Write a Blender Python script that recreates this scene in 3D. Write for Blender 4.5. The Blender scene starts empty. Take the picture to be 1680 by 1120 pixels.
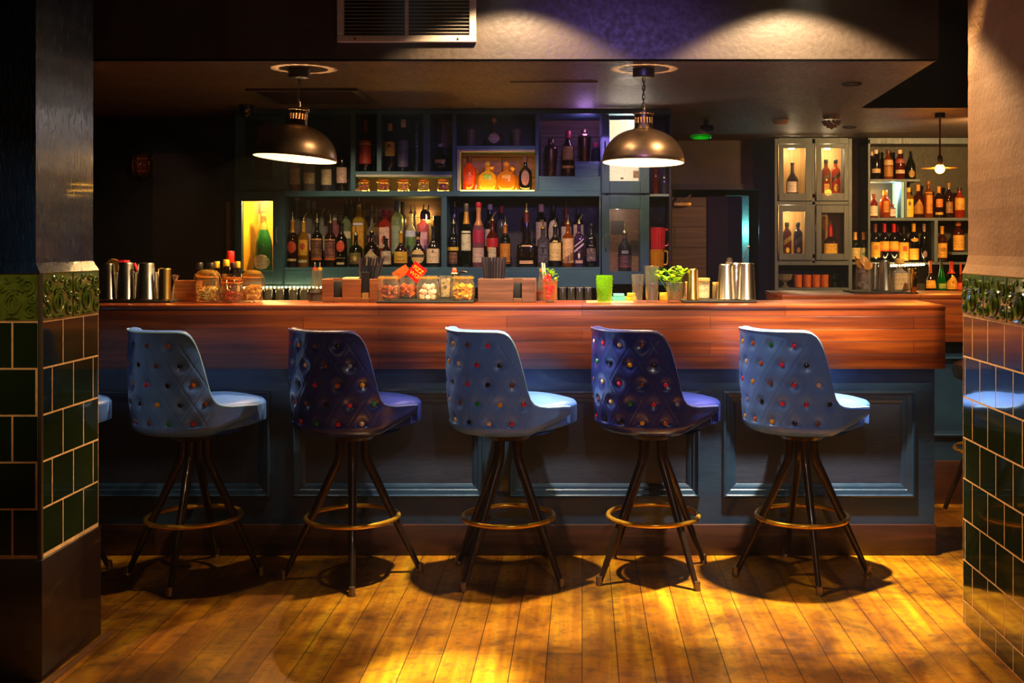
import bpy, bmesh, math, random
from mathutils import Vector, Matrix
R = random.Random(7)
F, CX, CY, H = 1837.0, 955.0, 400.0, 1.39      # focal length and vanishing point in pixels, eye height in metres
PI = math.pi
scn = bpy.context.scene
COL = scn.collection.objects
def X(px, d): return (px-CX)*d/F
def Z(py, d): return H-(py-CY)*d/F

# ------------------------------------------------------------------ colour and material helpers
def lin(h):
    if not isinstance(h, str): return tuple(h)
    h = h.lstrip('#'); o = []
    for i in (0, 2, 4):
        c = int(h[i:i+2], 16)/255.0
        o.append(c/12.92 if c <= .04045 else ((c+.055)/1.055)**2.4)
    return tuple(o)
MATS = {}
class NT:
    def __init__(s, name):
        s.m = bpy.data.materials.new(name); s.m.use_nodes = True
        s.t = s.m.node_tree; s.t.nodes.clear()
        s.out = s.n('ShaderNodeOutputMaterial')
    def n(s, typ, **kw):
        nd = s.t.nodes.new(typ)
        for k, v in kw.items(): setattr(nd, k, v)
        return nd
    def l(s, a, b): s.t.links.new(a, b)
    def co(s, scale=(1, 1, 1), rot=(0, 0, 0), kind='Object'):
        tc = s.n('ShaderNodeTexCoord'); mp = s.n('ShaderNodeMapping')
        mp.inputs['Scale'].default_value = scale; mp.inputs['Rotation'].default_value = rot
        s.l(tc.outputs[kind], mp.inputs['Vector']); return mp.outputs['Vector']
    def noise(s, vec, scale=5, detail=4, rough=.55, dist=0):
        nd = s.n('ShaderNodeTexNoise'); nd.inputs['Scale'].default_value = scale
        nd.inputs['Detail'].default_value = detail; nd.inputs['Roughness'].default_value = rough
        nd.inputs['Distortion'].default_value = dist
        if vec is not None: s.l(vec, nd.inputs['Vector'])
        return nd.outputs['Fac']
    def ramp(s, fac, stops):
        nd = s.n('ShaderNodeValToRGB'); e = nd.color_ramp.elements
        while len(e) < len(stops): e.new(.5)
        for el, (p, c) in zip(e, stops): el.position = p; el.color = (*lin(c), 1)
        s.l(fac, nd.inputs['Fac']); return nd.outputs['Color']
    def mix(s, a, b, fac, mode='MIX'):
        nd = s.n('ShaderNodeMixRGB', blend_type=mode)
        for inp, v in ((nd.inputs['Fac'], fac), (nd.inputs['Color1'], a), (nd.inputs['Color2'], b)):
            if isinstance(v, (int, float)): inp.default_value = v
            elif isinstance(v, (tuple, str)): inp.default_value = (*lin(v), 1)
            else: s.l(v, inp)
        return nd.outputs['Color']
    def math(s, op, a, b=0.0):
        nd = s.n('ShaderNodeMath', operation=op)
        for inp, v in ((nd.inputs[0], a), (nd.inputs[1], b)):
            if isinstance(v, (int, float)): inp.default_value = v
            else: s.l(v, inp)
        return nd.outputs[0]
    def bump(s, h, strength=.3, dist=.01):
        nd = s.n('ShaderNodeBump'); nd.inputs['Strength'].default_value = strength
        nd.inputs['Distance'].default_value = dist; s.l(h, nd.inputs['Height']); return nd.outputs['Normal']
    def bsdf(s, color, rough=.5, metal=0.0, coat=0.0, normal=None, spec=.5, coatr=.05):
        b = s.n('ShaderNodeBsdfPrincipled')
        for k, v in (('Base Color', color), ('Roughness', rough), ('Metallic', metal)):
            if isinstance(v, (int, float)): b.inputs[k].default_value = v
            elif isinstance(v, (tuple, str)): b.inputs[k].default_value = (*lin(v), 1)
            else: s.l(v, b.inputs[k])
        b.inputs['Coat Weight'].default_value = coat; b.inputs['Coat Roughness'].default_value = coatr
        b.inputs['Specular IOR Level'].default_value = spec
        if normal is not None: s.l(normal, b.inputs['Normal'])
        return b.outputs[0]
    def done(s, sh): s.l(sh, s.out.inputs['Surface']); return s.m

def plain(c, rough=.5, metal=0.0, coat=0.0, var=.12, scale=30, bump=0.0, spec=.5):
    key = ('p', c, rough, metal, coat, var, scale, bump, spec)
    if key in MATS: return MATS[key]
    t = NT('paint_' + str(len(MATS))); b = lin(c)
    nz = t.noise(t.co(), scale, 3)
    col = t.ramp(nz, [(.3, tuple(x*(1-var) for x in b)), (.7, tuple(min(1, x*(1+var)) for x in b))])
    nrm = t.bump(nz, bump, .004) if bump else None
    MATS[key] = t.done(t.bsdf(col, rough, metal, coat, nrm, spec)); return MATS[key]
def glass(c, trans=.8, rough=.03, refl=1.0):
    """thin glass: tinted see-through, a little scattering, a mirror coat that grows towards the rim"""
    key = ('g', c, trans, rough, refl)
    if key in MATS: return MATS[key]
    t = NT('glass_' + str(len(MATS)))
    tr = t.n('ShaderNodeBsdfTransparent'); tr.inputs[0].default_value = (*lin(c), 1)
    df = t.n('ShaderNodeBsdfDiffuse'); df.inputs[0].default_value = (*lin(c), 1)
    tl = t.n('ShaderNodeBsdfTranslucent'); tl.inputs[0].default_value = (*lin(c), 1)
    m0 = t.n('ShaderNodeMixShader'); m0.inputs[0].default_value = .6
    t.l(df.outputs[0], m0.inputs[1]); t.l(tl.outputs[0], m0.inputs[2])
    m1 = t.n('ShaderNodeMixShader'); m1.inputs[0].default_value = trans
    t.l(m0.outputs[0], m1.inputs[1]); t.l(tr.outputs[0], m1.inputs[2])
    gl = t.n('ShaderNodeBsdfGlossy'); gl.inputs['Roughness'].default_value = rough; gl.inputs[0].default_value = (1, 1, 1, 1)
    lw = t.n('ShaderNodeLayerWeight'); lw.inputs['Blend'].default_value = .5
    fr = t.math('ADD', t.math('MULTIPLY', t.math('POWER', lw.outputs['Facing'], 4.0), .8*refl), .05*refl)
    m2 = t.n('ShaderNodeMixShader'); t.l(fr, m2.inputs[0])
    t.l(m1.outputs[0], m2.inputs[1]); t.l(gl.outputs[0], m2.inputs[2])
    MATS[key] = t.done(m2.outputs[0]); return MATS[key]
def emit(c, s):
    key = ('e', c, s)
    if key in MATS: return MATS[key]
    t = NT('glow_' + str(len(MATS))); e = t.n('ShaderNodeEmission')
    e.inputs[0].default_value = (*lin(c), 1); e.inputs[1].default_value = s
    MATS[key] = t.done(e.outputs[0]); return MATS[key]
def paper(c, ink='1c1410', amount=.5, sx=130, sz=230):
    """label paper with lines of small illegible print"""
    key = ('l', c, ink, amount, sx, sz)
    if key in MATS: return MATS[key]
    t = NT('label_' + str(len(MATS)))
    v = t.co((sx, sx, sz)); w = t.noise(v, 1.0, 2)
    v2 = t.co((9, 9, 55)); w2 = t.noise(v2, 1.0, 1)
    a = t.ramp(t.math('MULTIPLY', w, t.math('ADD', w2, .5)), [(.52, c), (.60, ink)])
    MATS[key] = t.done(t.bsdf(t.mix(c, a, amount), .55)); return MATS[key]
def wood(name, c1, c2, c3, plank=None, axis='x', rough=.4, coat=.2, gscale=1.0, seam='1a0c05', bumpk=.15):
    """grain along axis; plank=(length, width) adds boards laid in that axis"""
    t = NT(name)
    sc = {'x': (1.2, 26, 26), 'y': (26, 1.2, 26), 'z': (26, 26, 1.2)}[axis]
    v = t.co(tuple(s*gscale for s in sc)); g = t.noise(v, 1.0, 6, .6, .6)
    v2 = t.co(tuple(s*gscale*4 for s in sc)); g2 = t.noise(v2, 1.0, 3)
    col = t.ramp(g, [(.28, c1), (.5, c2), (.72, c3)])
    col = t.mix(col, t.ramp(g2, [(.35, '000000'), (.6, 'ffffff')]), .16, 'MULTIPLY')
    nrm = t.bump(g2, bumpk, .002)
    if plank:
        rot = {'x': (PI/2, 0, 0), 'y': (0, 0, PI/2), 'z': (PI/2, 0, PI/2)}[axis]
        tc = t.n('ShaderNodeTexCoord'); sp = t.n('ShaderNodeSeparateXYZ'); cb = t.n('ShaderNodeCombineXYZ')
        t.l(tc.outputs['Object'], sp.inputs[0])
        a, b = {'x': ('X', 'Z'), 'y': ('Y', 'X'), 'z': ('Z', 'X')}[axis]
        t.l(sp.outputs[a], cb.inputs['X']); t.l(sp.outputs[b], cb.inputs['Y'])
        br = t.n('ShaderNodeTexBrick'); t.l(cb.outputs[0], br.inputs['Vector'])
        br.offset = .37; br.offset_frequency = 2
        br.inputs['Scale'].default_value = 1; br.inputs['Brick Width'].default_value = plank[0]
        br.inputs['Row Height'].default_value = plank[1]; br.inputs['Mortar Size'].default_value = plank[2] if len(plank) > 2 else .0015
        br.inputs['Mortar Smooth'].default_value = .3
        br.inputs['Color1'].default_value = (.55, .55, .55, 1); br.inputs['Color2'].default_value = (1.0, 1.0, 1.0, 1)
        br.inputs['Mortar'].default_value = (.8, .8, .8, 1)
        col = t.mix(col, br.outputs['Color'], .85, 'MULTIPLY')
        col = t.mix(col, seam, br.outputs['Fac'])
        nrm2 = t.n('ShaderNodeBump'); nrm2.inputs['Strength'].default_value = .5; nrm2.inputs['Distance'].default_value = .003
        nrm2.invert = True; t.l(br.outputs['Fac'], nrm2.inputs['Height']); t.l(nrm, nrm2.inputs['Normal']); nrm = nrm2.outputs[0]
    t.wear = None
    return t, col, nrm, rough, coat
def woodm(*a, **k):
    t, col, nrm, r, c = wood(*a, **k); return t.done(t.bsdf(col, r, 0, c, nrm))

# ------------------------------------------------------------------ mesh builder
class MB:
    def __init__(s): s.v = []; s.f = []
    def add(s, vs, fs):
        o = len(s.v); s.v += [tuple(p) for p in vs]; s.f += [tuple(i+o for i in f) for f in fs]; return s
    def box(s, x0, y0, z0, x1, y1, z1, bev=0.0, rot=None, piv=None):
        if x0 > x1: x0, x1 = x1, x0
        if y0 > y1: y0, y1 = y1, y0
        if z0 > z1: z0, z1 = z1, z0
        bm = bmesh.new(); bmesh.ops.create_cube(bm, size=1)
        for v in bm.verts:
            v.co = Vector(((x0+x1)/2+v.co.x*(x1-x0), (y0+y1)/2+v.co.y*(y1-y0), (z0+z1)/2+v.co.z*(z1-z0)))
        if bev: bmesh.ops.bevel(bm, geom=bm.edges[:], offset=min(bev, .45*min(x1-x0, y1-y0, z1-z0)), segments=2, profile=.5, affect='EDGES')
        if rot is not None:
            p = Vector(piv or ((x0+x1)/2, (y0+y1)/2, (z0+z1)/2))
            for v in bm.verts: v.co = rot @ (v.co-p) + p
        bm.verts.index_update()
        s.add([v.co[:] for v in bm.verts], [[v.index for v in f.verts] for f in bm.faces]); bm.free(); return s
    def lathe(s, prof, c=(0, 0, 0), n=24, ex=None, sx=1.0, sy=1.0, closed=False, mat=None):
        """prof: (radius, z) bottom to top; ex(radius)->superellipse exponent"""
        vs, rings = [], []
        for r, z in prof:
            if r < 1e-6: rings.append([len(vs)]); vs.append((c[0], c[1], c[2]+z)); continue
            e = ex(r) if ex else 2; ring = []
            for i in range(n):
                a = 2*PI*(i+.5)/n; ca, sa = math.cos(a), math.sin(a)
                k = (abs(ca)**e+abs(sa)**e)**(-1/e)
                ring.append(len(vs)); vs.append((c[0]+r*k*ca*sx, c[1]+r*k*sa*sy, c[2]+z))
            rings.append(ring)
        fs = []
        pairs = list(zip(rings, rings[1:]))
        if closed: pairs.append((rings[-1], rings[0]))
        for a, b in pairs:
            if len(a) == 1 and len(b) == 1: continue
            for i in range(n):
                j = (i+1) % n
                if len(a) == 1: fs.append((a[0], b[j], b[i]))
                elif len(b) == 1: fs.append((a[i], a[j], b[0]))
                else: fs.append((a[i], a[j], b[j], b[i]))
        if mat is not None: vs = [(mat @ Vector(v))[:] for v in vs]
        return s.add(vs, fs)
    def tube(s, path, rad, n=10, closed=False, cap=True):
        P = [Vector(p) for p in path]; m = len(P)
        rs = rad if isinstance(rad, (list, tuple)) else [rad]*m
        vs, fs = [], []; up = None
        for i, p in enumerate(P):
            a = P[(i-1) % m] if (closed or i > 0) else p
            b = P[(i+1) % m] if (closed or i < m-1) else p
            t = (b-a).normalized()
            if up is None:
                up = Vector((0, 0, 1)) if abs(t.z) < .9 else Vector((1, 0, 0))
            u = (up - t*up.dot(t)).normalized(); w = t.cross(u); up = u
            for k in range(n):
                an = 2*PI*k/n; vs.append((p+(u*math.cos(an)+w*math.sin(an))*rs[i])[:])
        rg = range(m) if closed else range(m-1)
        for i in rg:
            j = (i+1) % m
            for k in range(n):
                l = (k+1) % n; fs.append((i*n+k, i*n+l, j*n+l, j*n+k))
        if cap and not closed:
            fs.append(tuple(range(n-1, -1, -1))); fs.append(tuple((m-1)*n+k for k in range(n)))
        return s.add(vs, fs)
    def ring(s, c, r, t, n=48, m=10, z=0):
        return s.tube([(c[0]+r*math.cos(2*PI*i/n), c[1]+r*math.sin(2*PI*i/n), c[2]) for i in range(n)], t, m, closed=True)
    def grid(s, fn, nu, nv, wrap=False):
        vs = [fn(i/nu if wrap else i/(nu-1), j/(nv-1)) for j in range(nv) for i in range(nu)]
        fs = []
        for j in range(nv-1):
            for i in range(nu if wrap else nu-1):
                k = (i+1) % nu; fs.append((j*nu+i, j*nu+k, (j+1)*nu+k, (j+1)*nu+i))
        return s.add(vs, fs)
    def blob(s, c, r, n=8, m=5, jit=.15, rnd=R, sq=(1, 1, 1)):
        pr = []
        vs, fs = [], []
        for j in range(1, m):
            ph = PI*j/m
            for i in range(n):
                a = 2*PI*i/n; k = r*(1+rnd.uniform(-jit, jit))
                vs.append((c[0]+k*math.sin(ph)*math.cos(a)*sq[0], c[1]+k*math.sin(ph)*math.sin(a)*sq[1], c[2]-k*math.cos(ph)*sq[2]))
        b = len(vs); vs += [(c[0], c[1], c[2]-r*sq[2]), (c[0], c[1], c[2]+r*sq[2])]
        for j in range(m-2):
            for i in range(n): k = (i+1) % n; fs.append((j*n+i, j*n+k, (j+1)*n+k, (j+1)*n+i))
        for i in range(n):
            k = (i+1) % n; fs.append((b, k, i)); fs.append((b+1, (m-2)*n+i, (m-2)*n+k))
        return s.add(vs, fs)
    def mesh(s, name, mat, smooth=True, ang=35):
        me = bpy.data.meshes.new(name); me.from_pydata(s.v, [], s.f); me.update()
        if mat: me.materials.append(mat)
        if smooth:
            me.polygons.foreach_set('use_smooth', [True]*len(me.polygons))
            try: me.set_sharp_from_angle(angle=math.radians(ang))
            except Exception: pass
        return me
    def build(s, name, mat, parent=None, smooth=True, ang=35, loc=None):
        o = bpy.data.objects.new(name, s.mesh(name, mat, smooth, ang)); COL.link(o)
        if parent: o.parent = parent
        if loc: o.location = loc
        return o
def tag(o, label, cat, group=None):
    o['label'] = label; o['category'] = cat
    if group: o['group'] = group
    return o
def thing(name, label, cat, loc=(0, 0, 0), group=None, rz=0):
    o = bpy.data.objects.new(name, None); COL.link(o); o.location = loc; o.rotation_euler = (0, 0, rz)
    o.empty_display_size = .05
    return tag(o, label, cat, group)
def struct(o):
    o['kind'] = 'structure'; return o
def copy_tree(o, parent=None):
    c = o.copy(); COL.link(c); c.parent = parent
    for ch in list(o.children): copy_tree(ch, c)
    return c
TXT = {}
def text_mesh(s):
    if s not in TXT:
        cu = bpy.data.curves.new('lettering', 'FONT'); cu.body = s; cu.align_x = 'CENTER'; cu.resolution_u = 3
        ob = bpy.data.objects.new('lettering', cu); COL.link(ob)
        dg = bpy.context.evaluated_depsgraph_get(); dg.update()
        me = bpy.data.meshes.new_from_object(ob.evaluated_get(dg))
        TXT[s] = ([v.co[:] for v in me.vertices], [tuple(p.vertices) for p in me.polygons])
        bpy.data.objects.remove(ob); bpy.data.meshes.remove(me); bpy.data.curves.remove(cu)
    return TXT[s]

# ------------------------------------------------------------------ camera and render look
cam = bpy.data.cameras.new('camera'); co = bpy.data.objects.new('camera', cam); COL.link(co)
co.location = (0, 0, H); co.rotation_euler = (PI/2, 0, 0)
cam.sensor_width = 36; cam.lens = F/1680*36; cam.shift_x = -(CX-840)/1680; cam.shift_y = -(560-CY)/1680
cam.clip_start = .05; scn.camera = co
scn.view_settings.view_transform = 'Standard'; scn.view_settings.look = 'None'
scn.view_settings.gamma = 1; scn.view_settings.use_curve_mapping = False; scn.view_settings.exposure = 0
try:
    scn.cycles.use_denoising = True; scn.cycles.sample_clamp_indirect = 6; scn.cycles.sample_clamp_direct = 30
    scn.cycles.max_bounces = 10; scn.cycles.transparent_max_bounces = 24; scn.cycles.blur_glossy = .6
except Exception: pass
w = bpy.data.worlds.new('world'); scn.world = w; w.use_nodes = True
w.node_tree.nodes['Background'].inputs[0].default_value = (.35, .32, .5, 1); w.node_tree.nodes['Background'].inputs[1].default_value = .006

# ------------------------------------------------------------------ shared materials
def painted(name, c1, c2, rough=.4, coat=.15, bump=.25, scale=6, streak=(1, 1, 1)):
    t = NT(name); n1 = t.noise(t.co(streak), scale, 6, .6); n2 = t.noise(t.co(streak), scale*14, 3)
    return t.done(t.bsdf(t.ramp(n1, [(.35, c1), (.65, c2)]), t.ramp(n2, [(.3, (rough*.8,)*3), (.7, (min(1, rough*1.2),)*3)]), 0, coat, t.bump(n2, bump, .003)))
M_TEAL = painted('teal_paint', '1d3c4b', '2c5462', .5, .1, .2, 5, (1, 1, .15))
M_TEAL2 = painted('teal_shelf_paint', '28505f', '386a76', .5, .1, .2, 5, (.15, 1, 1))
M_BASE = painted('navy_panel_paint', '162a44', '1f3d58', .38, .25, .25, 4, (.3, 1, 1))
M_PANEL = painted('slate_panel_paint', '262d42', '343f56', .4, .2, .25, 4, (.3, 1, 1))
M_BACK = painted('shelf_back_paint', '241b25', '33272e', .6, 0, .2)
M_GREYCAB = painted('grey_cabinet_paint', '45505a', '5b6468', .5, .1, .2, 5, (1, 1, .15))
M_DARK = painted('black_wall_paint', '0b0a0c', '141115', .55, .05, .3)
M_BROWNW = painted('brown_wall_paint', '2b2023', '3a2a2a', .6, 0, .3)
M_CEIL = painted('brown_ceiling_paint', '4a382e', '5d473a', .6, 0, .35, 3)
M_BULK = painted('bulkhead_paint', '36291f', '43332a', .55, .0, .5, 3)
M_UPPER = painted('upper_ceiling_paint', '09090c', '0e0e12', .7, 0, .2)
M_STEEL = plain('c9c0b2', .25, 1.0, 0, .05, 60)
M_BRASSTIN = plain('e0b86a', .27, 1.0, 0, .05, 60)
M_BLACKTIN = plain('2c2421', .28, .9, 0, .15, 60)
M_BLACK = plain('0c0b0b', .45)
M_RUBBER = plain('121110', .6)
M_CLEAR = glass('fcfaf2', .97, .07, 1.3)
M_PANE = glass('fdfdfd', .99, .02, .4)
M_WHITE = plain('e8e2d8', .5)
t, c, nrm, r_, k_ = wood('bar_walnut', '481804', '7c3208', 'a4500e', (.9, .0563, .0012), 'x', .32, .35, 1.0, '2a1006')
M_WALNUT = t.done(t.bsdf(c, .38, 0, .2, nrm, .5, .22))
M_KICK = woodm('dark_skirting_wood', '2a130a', '3d1d0f', '552a14', None, 'x', .45, .2)
M_BOXW = woodm('caddy_wood', '5a2d12', '84451d', 'a35f2c', None, 'x', .5, .1, 2.5)
M_BOXG = woodm('caddy_grey_wood', '4a2c20', '6a4230', '835845', None, 'x', .55, .05, 2.5)
M_PLANKS = woodm('plank_backing', '6a4b3d', '8a6a58', 'a5836c', (1.4, .13, .003), 'x', .6, 0, 1.0, '2a1a14')
M_LIGHTW = woodm('cabinet_lining', 'a87636', 'c6924c', 'd8ab66', None, 'z', .55, .05, .8)

# ------------------------------------------------------------------ SETTING
def slab(name, x0, y0, z0, x1, y1, z1, m): return struct(MB().box(x0, y0, z0, x1, y1, z1).build(name, m, None, False))
# floor: oak boards running away from the eye, worn and stained
t, c, nrm, r_, k_ = wood('oak_floorboards', '8c4c04', 'b87408', 'd49a14', (1.9, .118, .0016), 'y', .3, .2, .55, '2a1505')
st = t.noise(t.co((1, 1, 1)), 2.6, 7, .65, .4); st2 = t.noise(t.co((1, 1, 1)), 22, 5, .7)
c = t.mix(c, t.ramp(st, [(.36, '5a3c26'), (.58, 'ffffff')]), .8, 'MULTIPLY')
c = t.mix(c, t.ramp(st2, [(.33, '4a3018'), (.5, 'ffffff')]), .55, 'MULTIPLY')
M_FLOOR = t.done(t.bsdf(c, t.ramp(st2, [(.3, (.42,)*3), (.7, (.27,)*3)]), 0, .12, nrm, .4, .25))
slab('floor', -3.7, -1.5, -.06, 4.2, 9.2, 0, M_FLOOR)
ZC = 2.22
b = MB()   # low soffit, an L around the open well on the far side
b.add([(-3.7, 5.03, ZC), (1.602, 5.03, ZC), (1.70, 6.78, ZC), (4.2, 6.78, ZC), (4.2, 9.2, ZC), (-3.7, 9.2, ZC)], [(5, 4, 3, 2, 1, 0)])
b.add([(-3.7, 5.03, ZC+.06), (1.602, 5.03, ZC+.06), (1.70, 6.78, ZC+.06), (4.2, 6.78, ZC+.06), (4.2, 9.2, ZC+.06), (-3.7, 9.2, ZC+.06)], [(0, 1, 2, 3, 4, 5)])
b.add([(1.602, 5.03, ZC), (1.70, 6.78, ZC), (1.70, 6.78, ZC+.06), (1.602, 5.03, ZC+.06)], [(0, 1, 2, 3)])
struct(b.build('ceiling_soffit', M_CEIL, None, False))
slab('wall_bulkhead', -3.7, 5.03, ZC, 1.602, 5.09, 2.82, M_BULK)
slab('wall_bulkhead_side', 1.70, 6.78, ZC+.0, 4.2, 6.84, 2.82, M_UPPER)
slab('ceiling', -3.7, -1.5, 2.80, 4.2, 9.2, 2.86, M_UPPER)
slab('wall_rear', -3.7, -1.56, 0, 4.2, -1.5, 2.86, plain('8a6a50', .7))
slab('wall_left', -3.76, -1.5, 0, -3.7, 9.2, 2.86, M_DARK)
slab('wall_right', 4.2, -1.5, 0, 4.26, 9.2, 2.86, M_DARK)
slab('wall_partition', -3.7, 7.30, 0, .545, 7.36, ZC, M_DARK)
# dark door left of the shelving
d = MB().box(X(252, 7.28), 7.262, 0, X(368, 7.28), 7.30, Z(252, 7.28)).build('door_3', painted('dark_door_paint', '2c221e', '382a24', .6, 0, .2), None, False); struct(d)
MB().box(X(371, 7.2), 7.2, 0, X(378, 7.2), 7.30, Z(330, 7.2)).build('door_frame_edge', plain('b8864a', .5), d, False)
# far wall with a doorway
DW = 9.0
b = MB(); xl, xr, zt = X(1103, DW), X(1247, DW), Z(305, DW)
b.box(.45, DW, 0, xl, DW+.08, ZC); b.box(xl, DW, zt, xr, DW+.08, ZC); b.box(xr, DW, 0, 4.2, DW+.08, ZC)
struct(b.build('wall_back', M_BROWNW, None, False))
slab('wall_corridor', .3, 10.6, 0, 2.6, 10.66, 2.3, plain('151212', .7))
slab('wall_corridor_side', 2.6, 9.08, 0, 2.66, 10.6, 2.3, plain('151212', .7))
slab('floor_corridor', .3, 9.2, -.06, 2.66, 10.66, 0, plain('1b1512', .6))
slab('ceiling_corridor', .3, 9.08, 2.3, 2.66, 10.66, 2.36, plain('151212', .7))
b = MB()
b.box(xl-.005, DW-.02, zt-.03, xr+.03, DW, zt+.015); b.box(xr-.012, DW-.02, 0, xr+.03, DW, zt-.03)
struct(b.build('trim_1', plain('17110f', .5), None, False))
d = struct(MB().box(X(1102, 9.2), 9.16, 0, X(1158, 9.2), 9.2, Z(324, 9.2)).build('door_1', woodm('brown_board_door', '5a4632', '6b543c', '7c644a', (1.2, .17, .003), 'x', .6, 0, 1, '1a120c'), None, False))
MB().box(X(1105, 9.1), 9.08, Z(338, 9.1), X(1133, 9.1), 9.15, Z(332, 9.1), .004).build('door_closer', plain('d9a850', .35, .7), d)
MB().tube([(X(1116, 9.1), 9.1, Z(332, 9.1)), (X(1117, 9.1), 9.09, Z(328, 9.1)), (X(1128, 9.1), 9.06, Z(324, 9.1)), (X(1132, 9.1), 9.05, Z(320, 9.1))], .008).build('closer_arm', plain('d9c8a0', .3, .8), d)
d = struct(MB().box(X(1160, 9.35), 9.33, 0, X(1216, 9.35), 9.37, Z(322, 9.35)).build('door_2', plain('0e0b0b', .5), None, False))
b = MB(); b.box(X(1217, 9.5), 9.48, 0, X(1228, 9.5), 9.54, Z(321, 9.5)); b.box(X(1190, 9.5), 9.48, Z(323, 9.5), X(1217, 9.5), 9.54, Z(320.5, 9.5))
struct(b.build('trim_2', plain('9fd8d0', .5), None, False))

# ---- tiled pillars
t = NT('green_glazed_tile')
n1 = t.noise(t.co(), 3, 3); M_TILE = t.done(t.bsdf(t.ramp(n1, [(.3, '10190a'), (.7, '1c270c')]), .1, 0, .8, t.bump(t.noise(t.co(), 9, 2), .06, .01), .5, .03))
t = NT('green_relief_tile')
n1 = t.noise(t.co(), 20, 3); M_RELIEF = t.done(t.bsdf(t.ramp(n1, [(.3, '3d4d14'), (.7, '5d6a22')]), .14, 0, .7, None, .5, .05))
M_GROUT = plain('d0a068', .8, 0, 0, .2, 40, .3)
def relief_unit(b, put, w, h):
    """one moulded frieze tile: paired scrolls, hanging urn with grapes, leaf curls; put(u,v,d)->world"""
    def spiral(cx, cz, r0, turns, a0, sgn, tr):
        p = []; n = int(14*turns)
        for i in range(n+1):
            q = i/n; a = a0+sgn*q*turns*2*PI; r = r0*(1-.85*q)
            p.append(put(cx+r*math.cos(a), cz+r*math.sin(a), .004))
        b.tube(p, [tr*(1-.5*i/n) for i in range(n+1)], 5)
    for s in (-1, 1):
        spiral(w/2+s*w*.30, h*.74, h*.17, 1.6, -PI/2 if s > 0 else -PI/2, s, .0058)
        spiral(w/2+s*w*.36, h*.20, h*.15, 1.5, PI/2, s, .0055)
        spiral(w/2+s*w*.12, h*.88, h*.08, 1.3, PI, s, .0045)
        spiral(w/2+s*w*.40, h*.48, h*.10, 1.3, 0, s, .0045)
        b.tube([put(w/2+s*w*(.02+.20*q), h*(.62+.06*math.sin(q*PI)), .004) for q in (0, .25, .5, .75, 1)], .005, 5)
        b.tube([put(w/2+s*w*(.15*math.sin(PI*q*.9+.2)), h*(.58-.42*q), .005) for q in [i/7 for i in range(8)]], .0055, 5)
        b.tube([put(w/2+s*w*(.075*math.sin(PI*q*.9+.2)), h*(.52-.36*q), .006) for q in [i/6 for i in range(7)]], .0045, 5)
        b.tube([put(w/2+s*w*q*.14, h*(.10-.03*q), .004) for q in (0, .5, 1)], .005, 5)
    b.tube([put(w/2+w*.12*(q-.5)*2, h*.60, .005) for q in (0, .5, 1)], .005, 5)
    for i in range(3):
        for j in range(3-i//2):
            c = put(w/2+w*.035*(j-1+.5*(i % 2)), h*(.68-.05*i), .007); b.blob(c, .0062, 6, 4, 0)
def tile_face(bt, br, bg, origin, du, dn, width, ztop, zbot, stagger, relief=True, rw=.217):
    """cover one pillar face; origin = corner (x,y), du = direction along the face, dn = outward normal"""
    def put(u, z, d): return (origin[0]+du[0]*u+dn[0]*d, origin[1]+du[1]*u+dn[1]*d, z)
    def tile(u0, u1, z0, z1, d=.0014):
        g = .0024; e = .0008
        if u1-u0 < .008: return
        a, b_, c, d_ = u0+g, u1-g, z0+g, z1-g
        vs = [put(a, c, 0), put(b_, c, 0), put(b_, d_, 0), put(a, d_, 0), put(a+e, c+e, d), put(b_-e, c+e, d), put(b_-e, d_-e, d), put(a+e, d_-e, d)]
        bt.add(vs, [(4, 5, 6, 7), (0, 1, 5, 4), (1, 2, 6, 5), (2, 3, 7, 6), (3, 0, 4, 7)])
    vs = [put(0, zbot, .001), put(width, zbot, .001), put(width, ztop, .001), put(0, ztop, .001)]
    bg.add(vs, [(0, 1, 2, 3)])
    z = ztop
    u = 0
    while u < width-.01:
        u1 = min(u+rw, width); tb = br
        g = .002
        vs = [put(u+g, z-.155+g, 0), put(u1-g, z-.155+g, 0), put(u1-g, z-g, 0), put(u+g, z-g, 0), put(u+g+.003, z-.152+g, .005), put(u1-g-.003, z-.152+g, .005), put(u1-g-.003, z-.003-g, .005), put(u+g+.003, z-.003-g, .005)]
        br.add(vs, [(4, 5, 6, 7), (0, 1, 5, 4), (1, 2, 6, 5), (2, 3, 7, 6), (3, 0, 4, 7)])
        if u1-u > .1:
            ww = u1-u; uu = u
            relief_unit(br, lambda a, h_, d: put(uu+a, z-.153+h_, d+.003), ww, .15)
        u = u1
    z -= .155; row = 0
    while z-.05 > zbot:
        z1 = max(z-.149, zbot); off = stagger if row % 2 == 0 else stagger-.076
        u = off-.152*2
        while u < width:
            tile(max(u, 0), min(u+.152, width), z1, z); u += .152
        z = z1; row += 1
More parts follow.
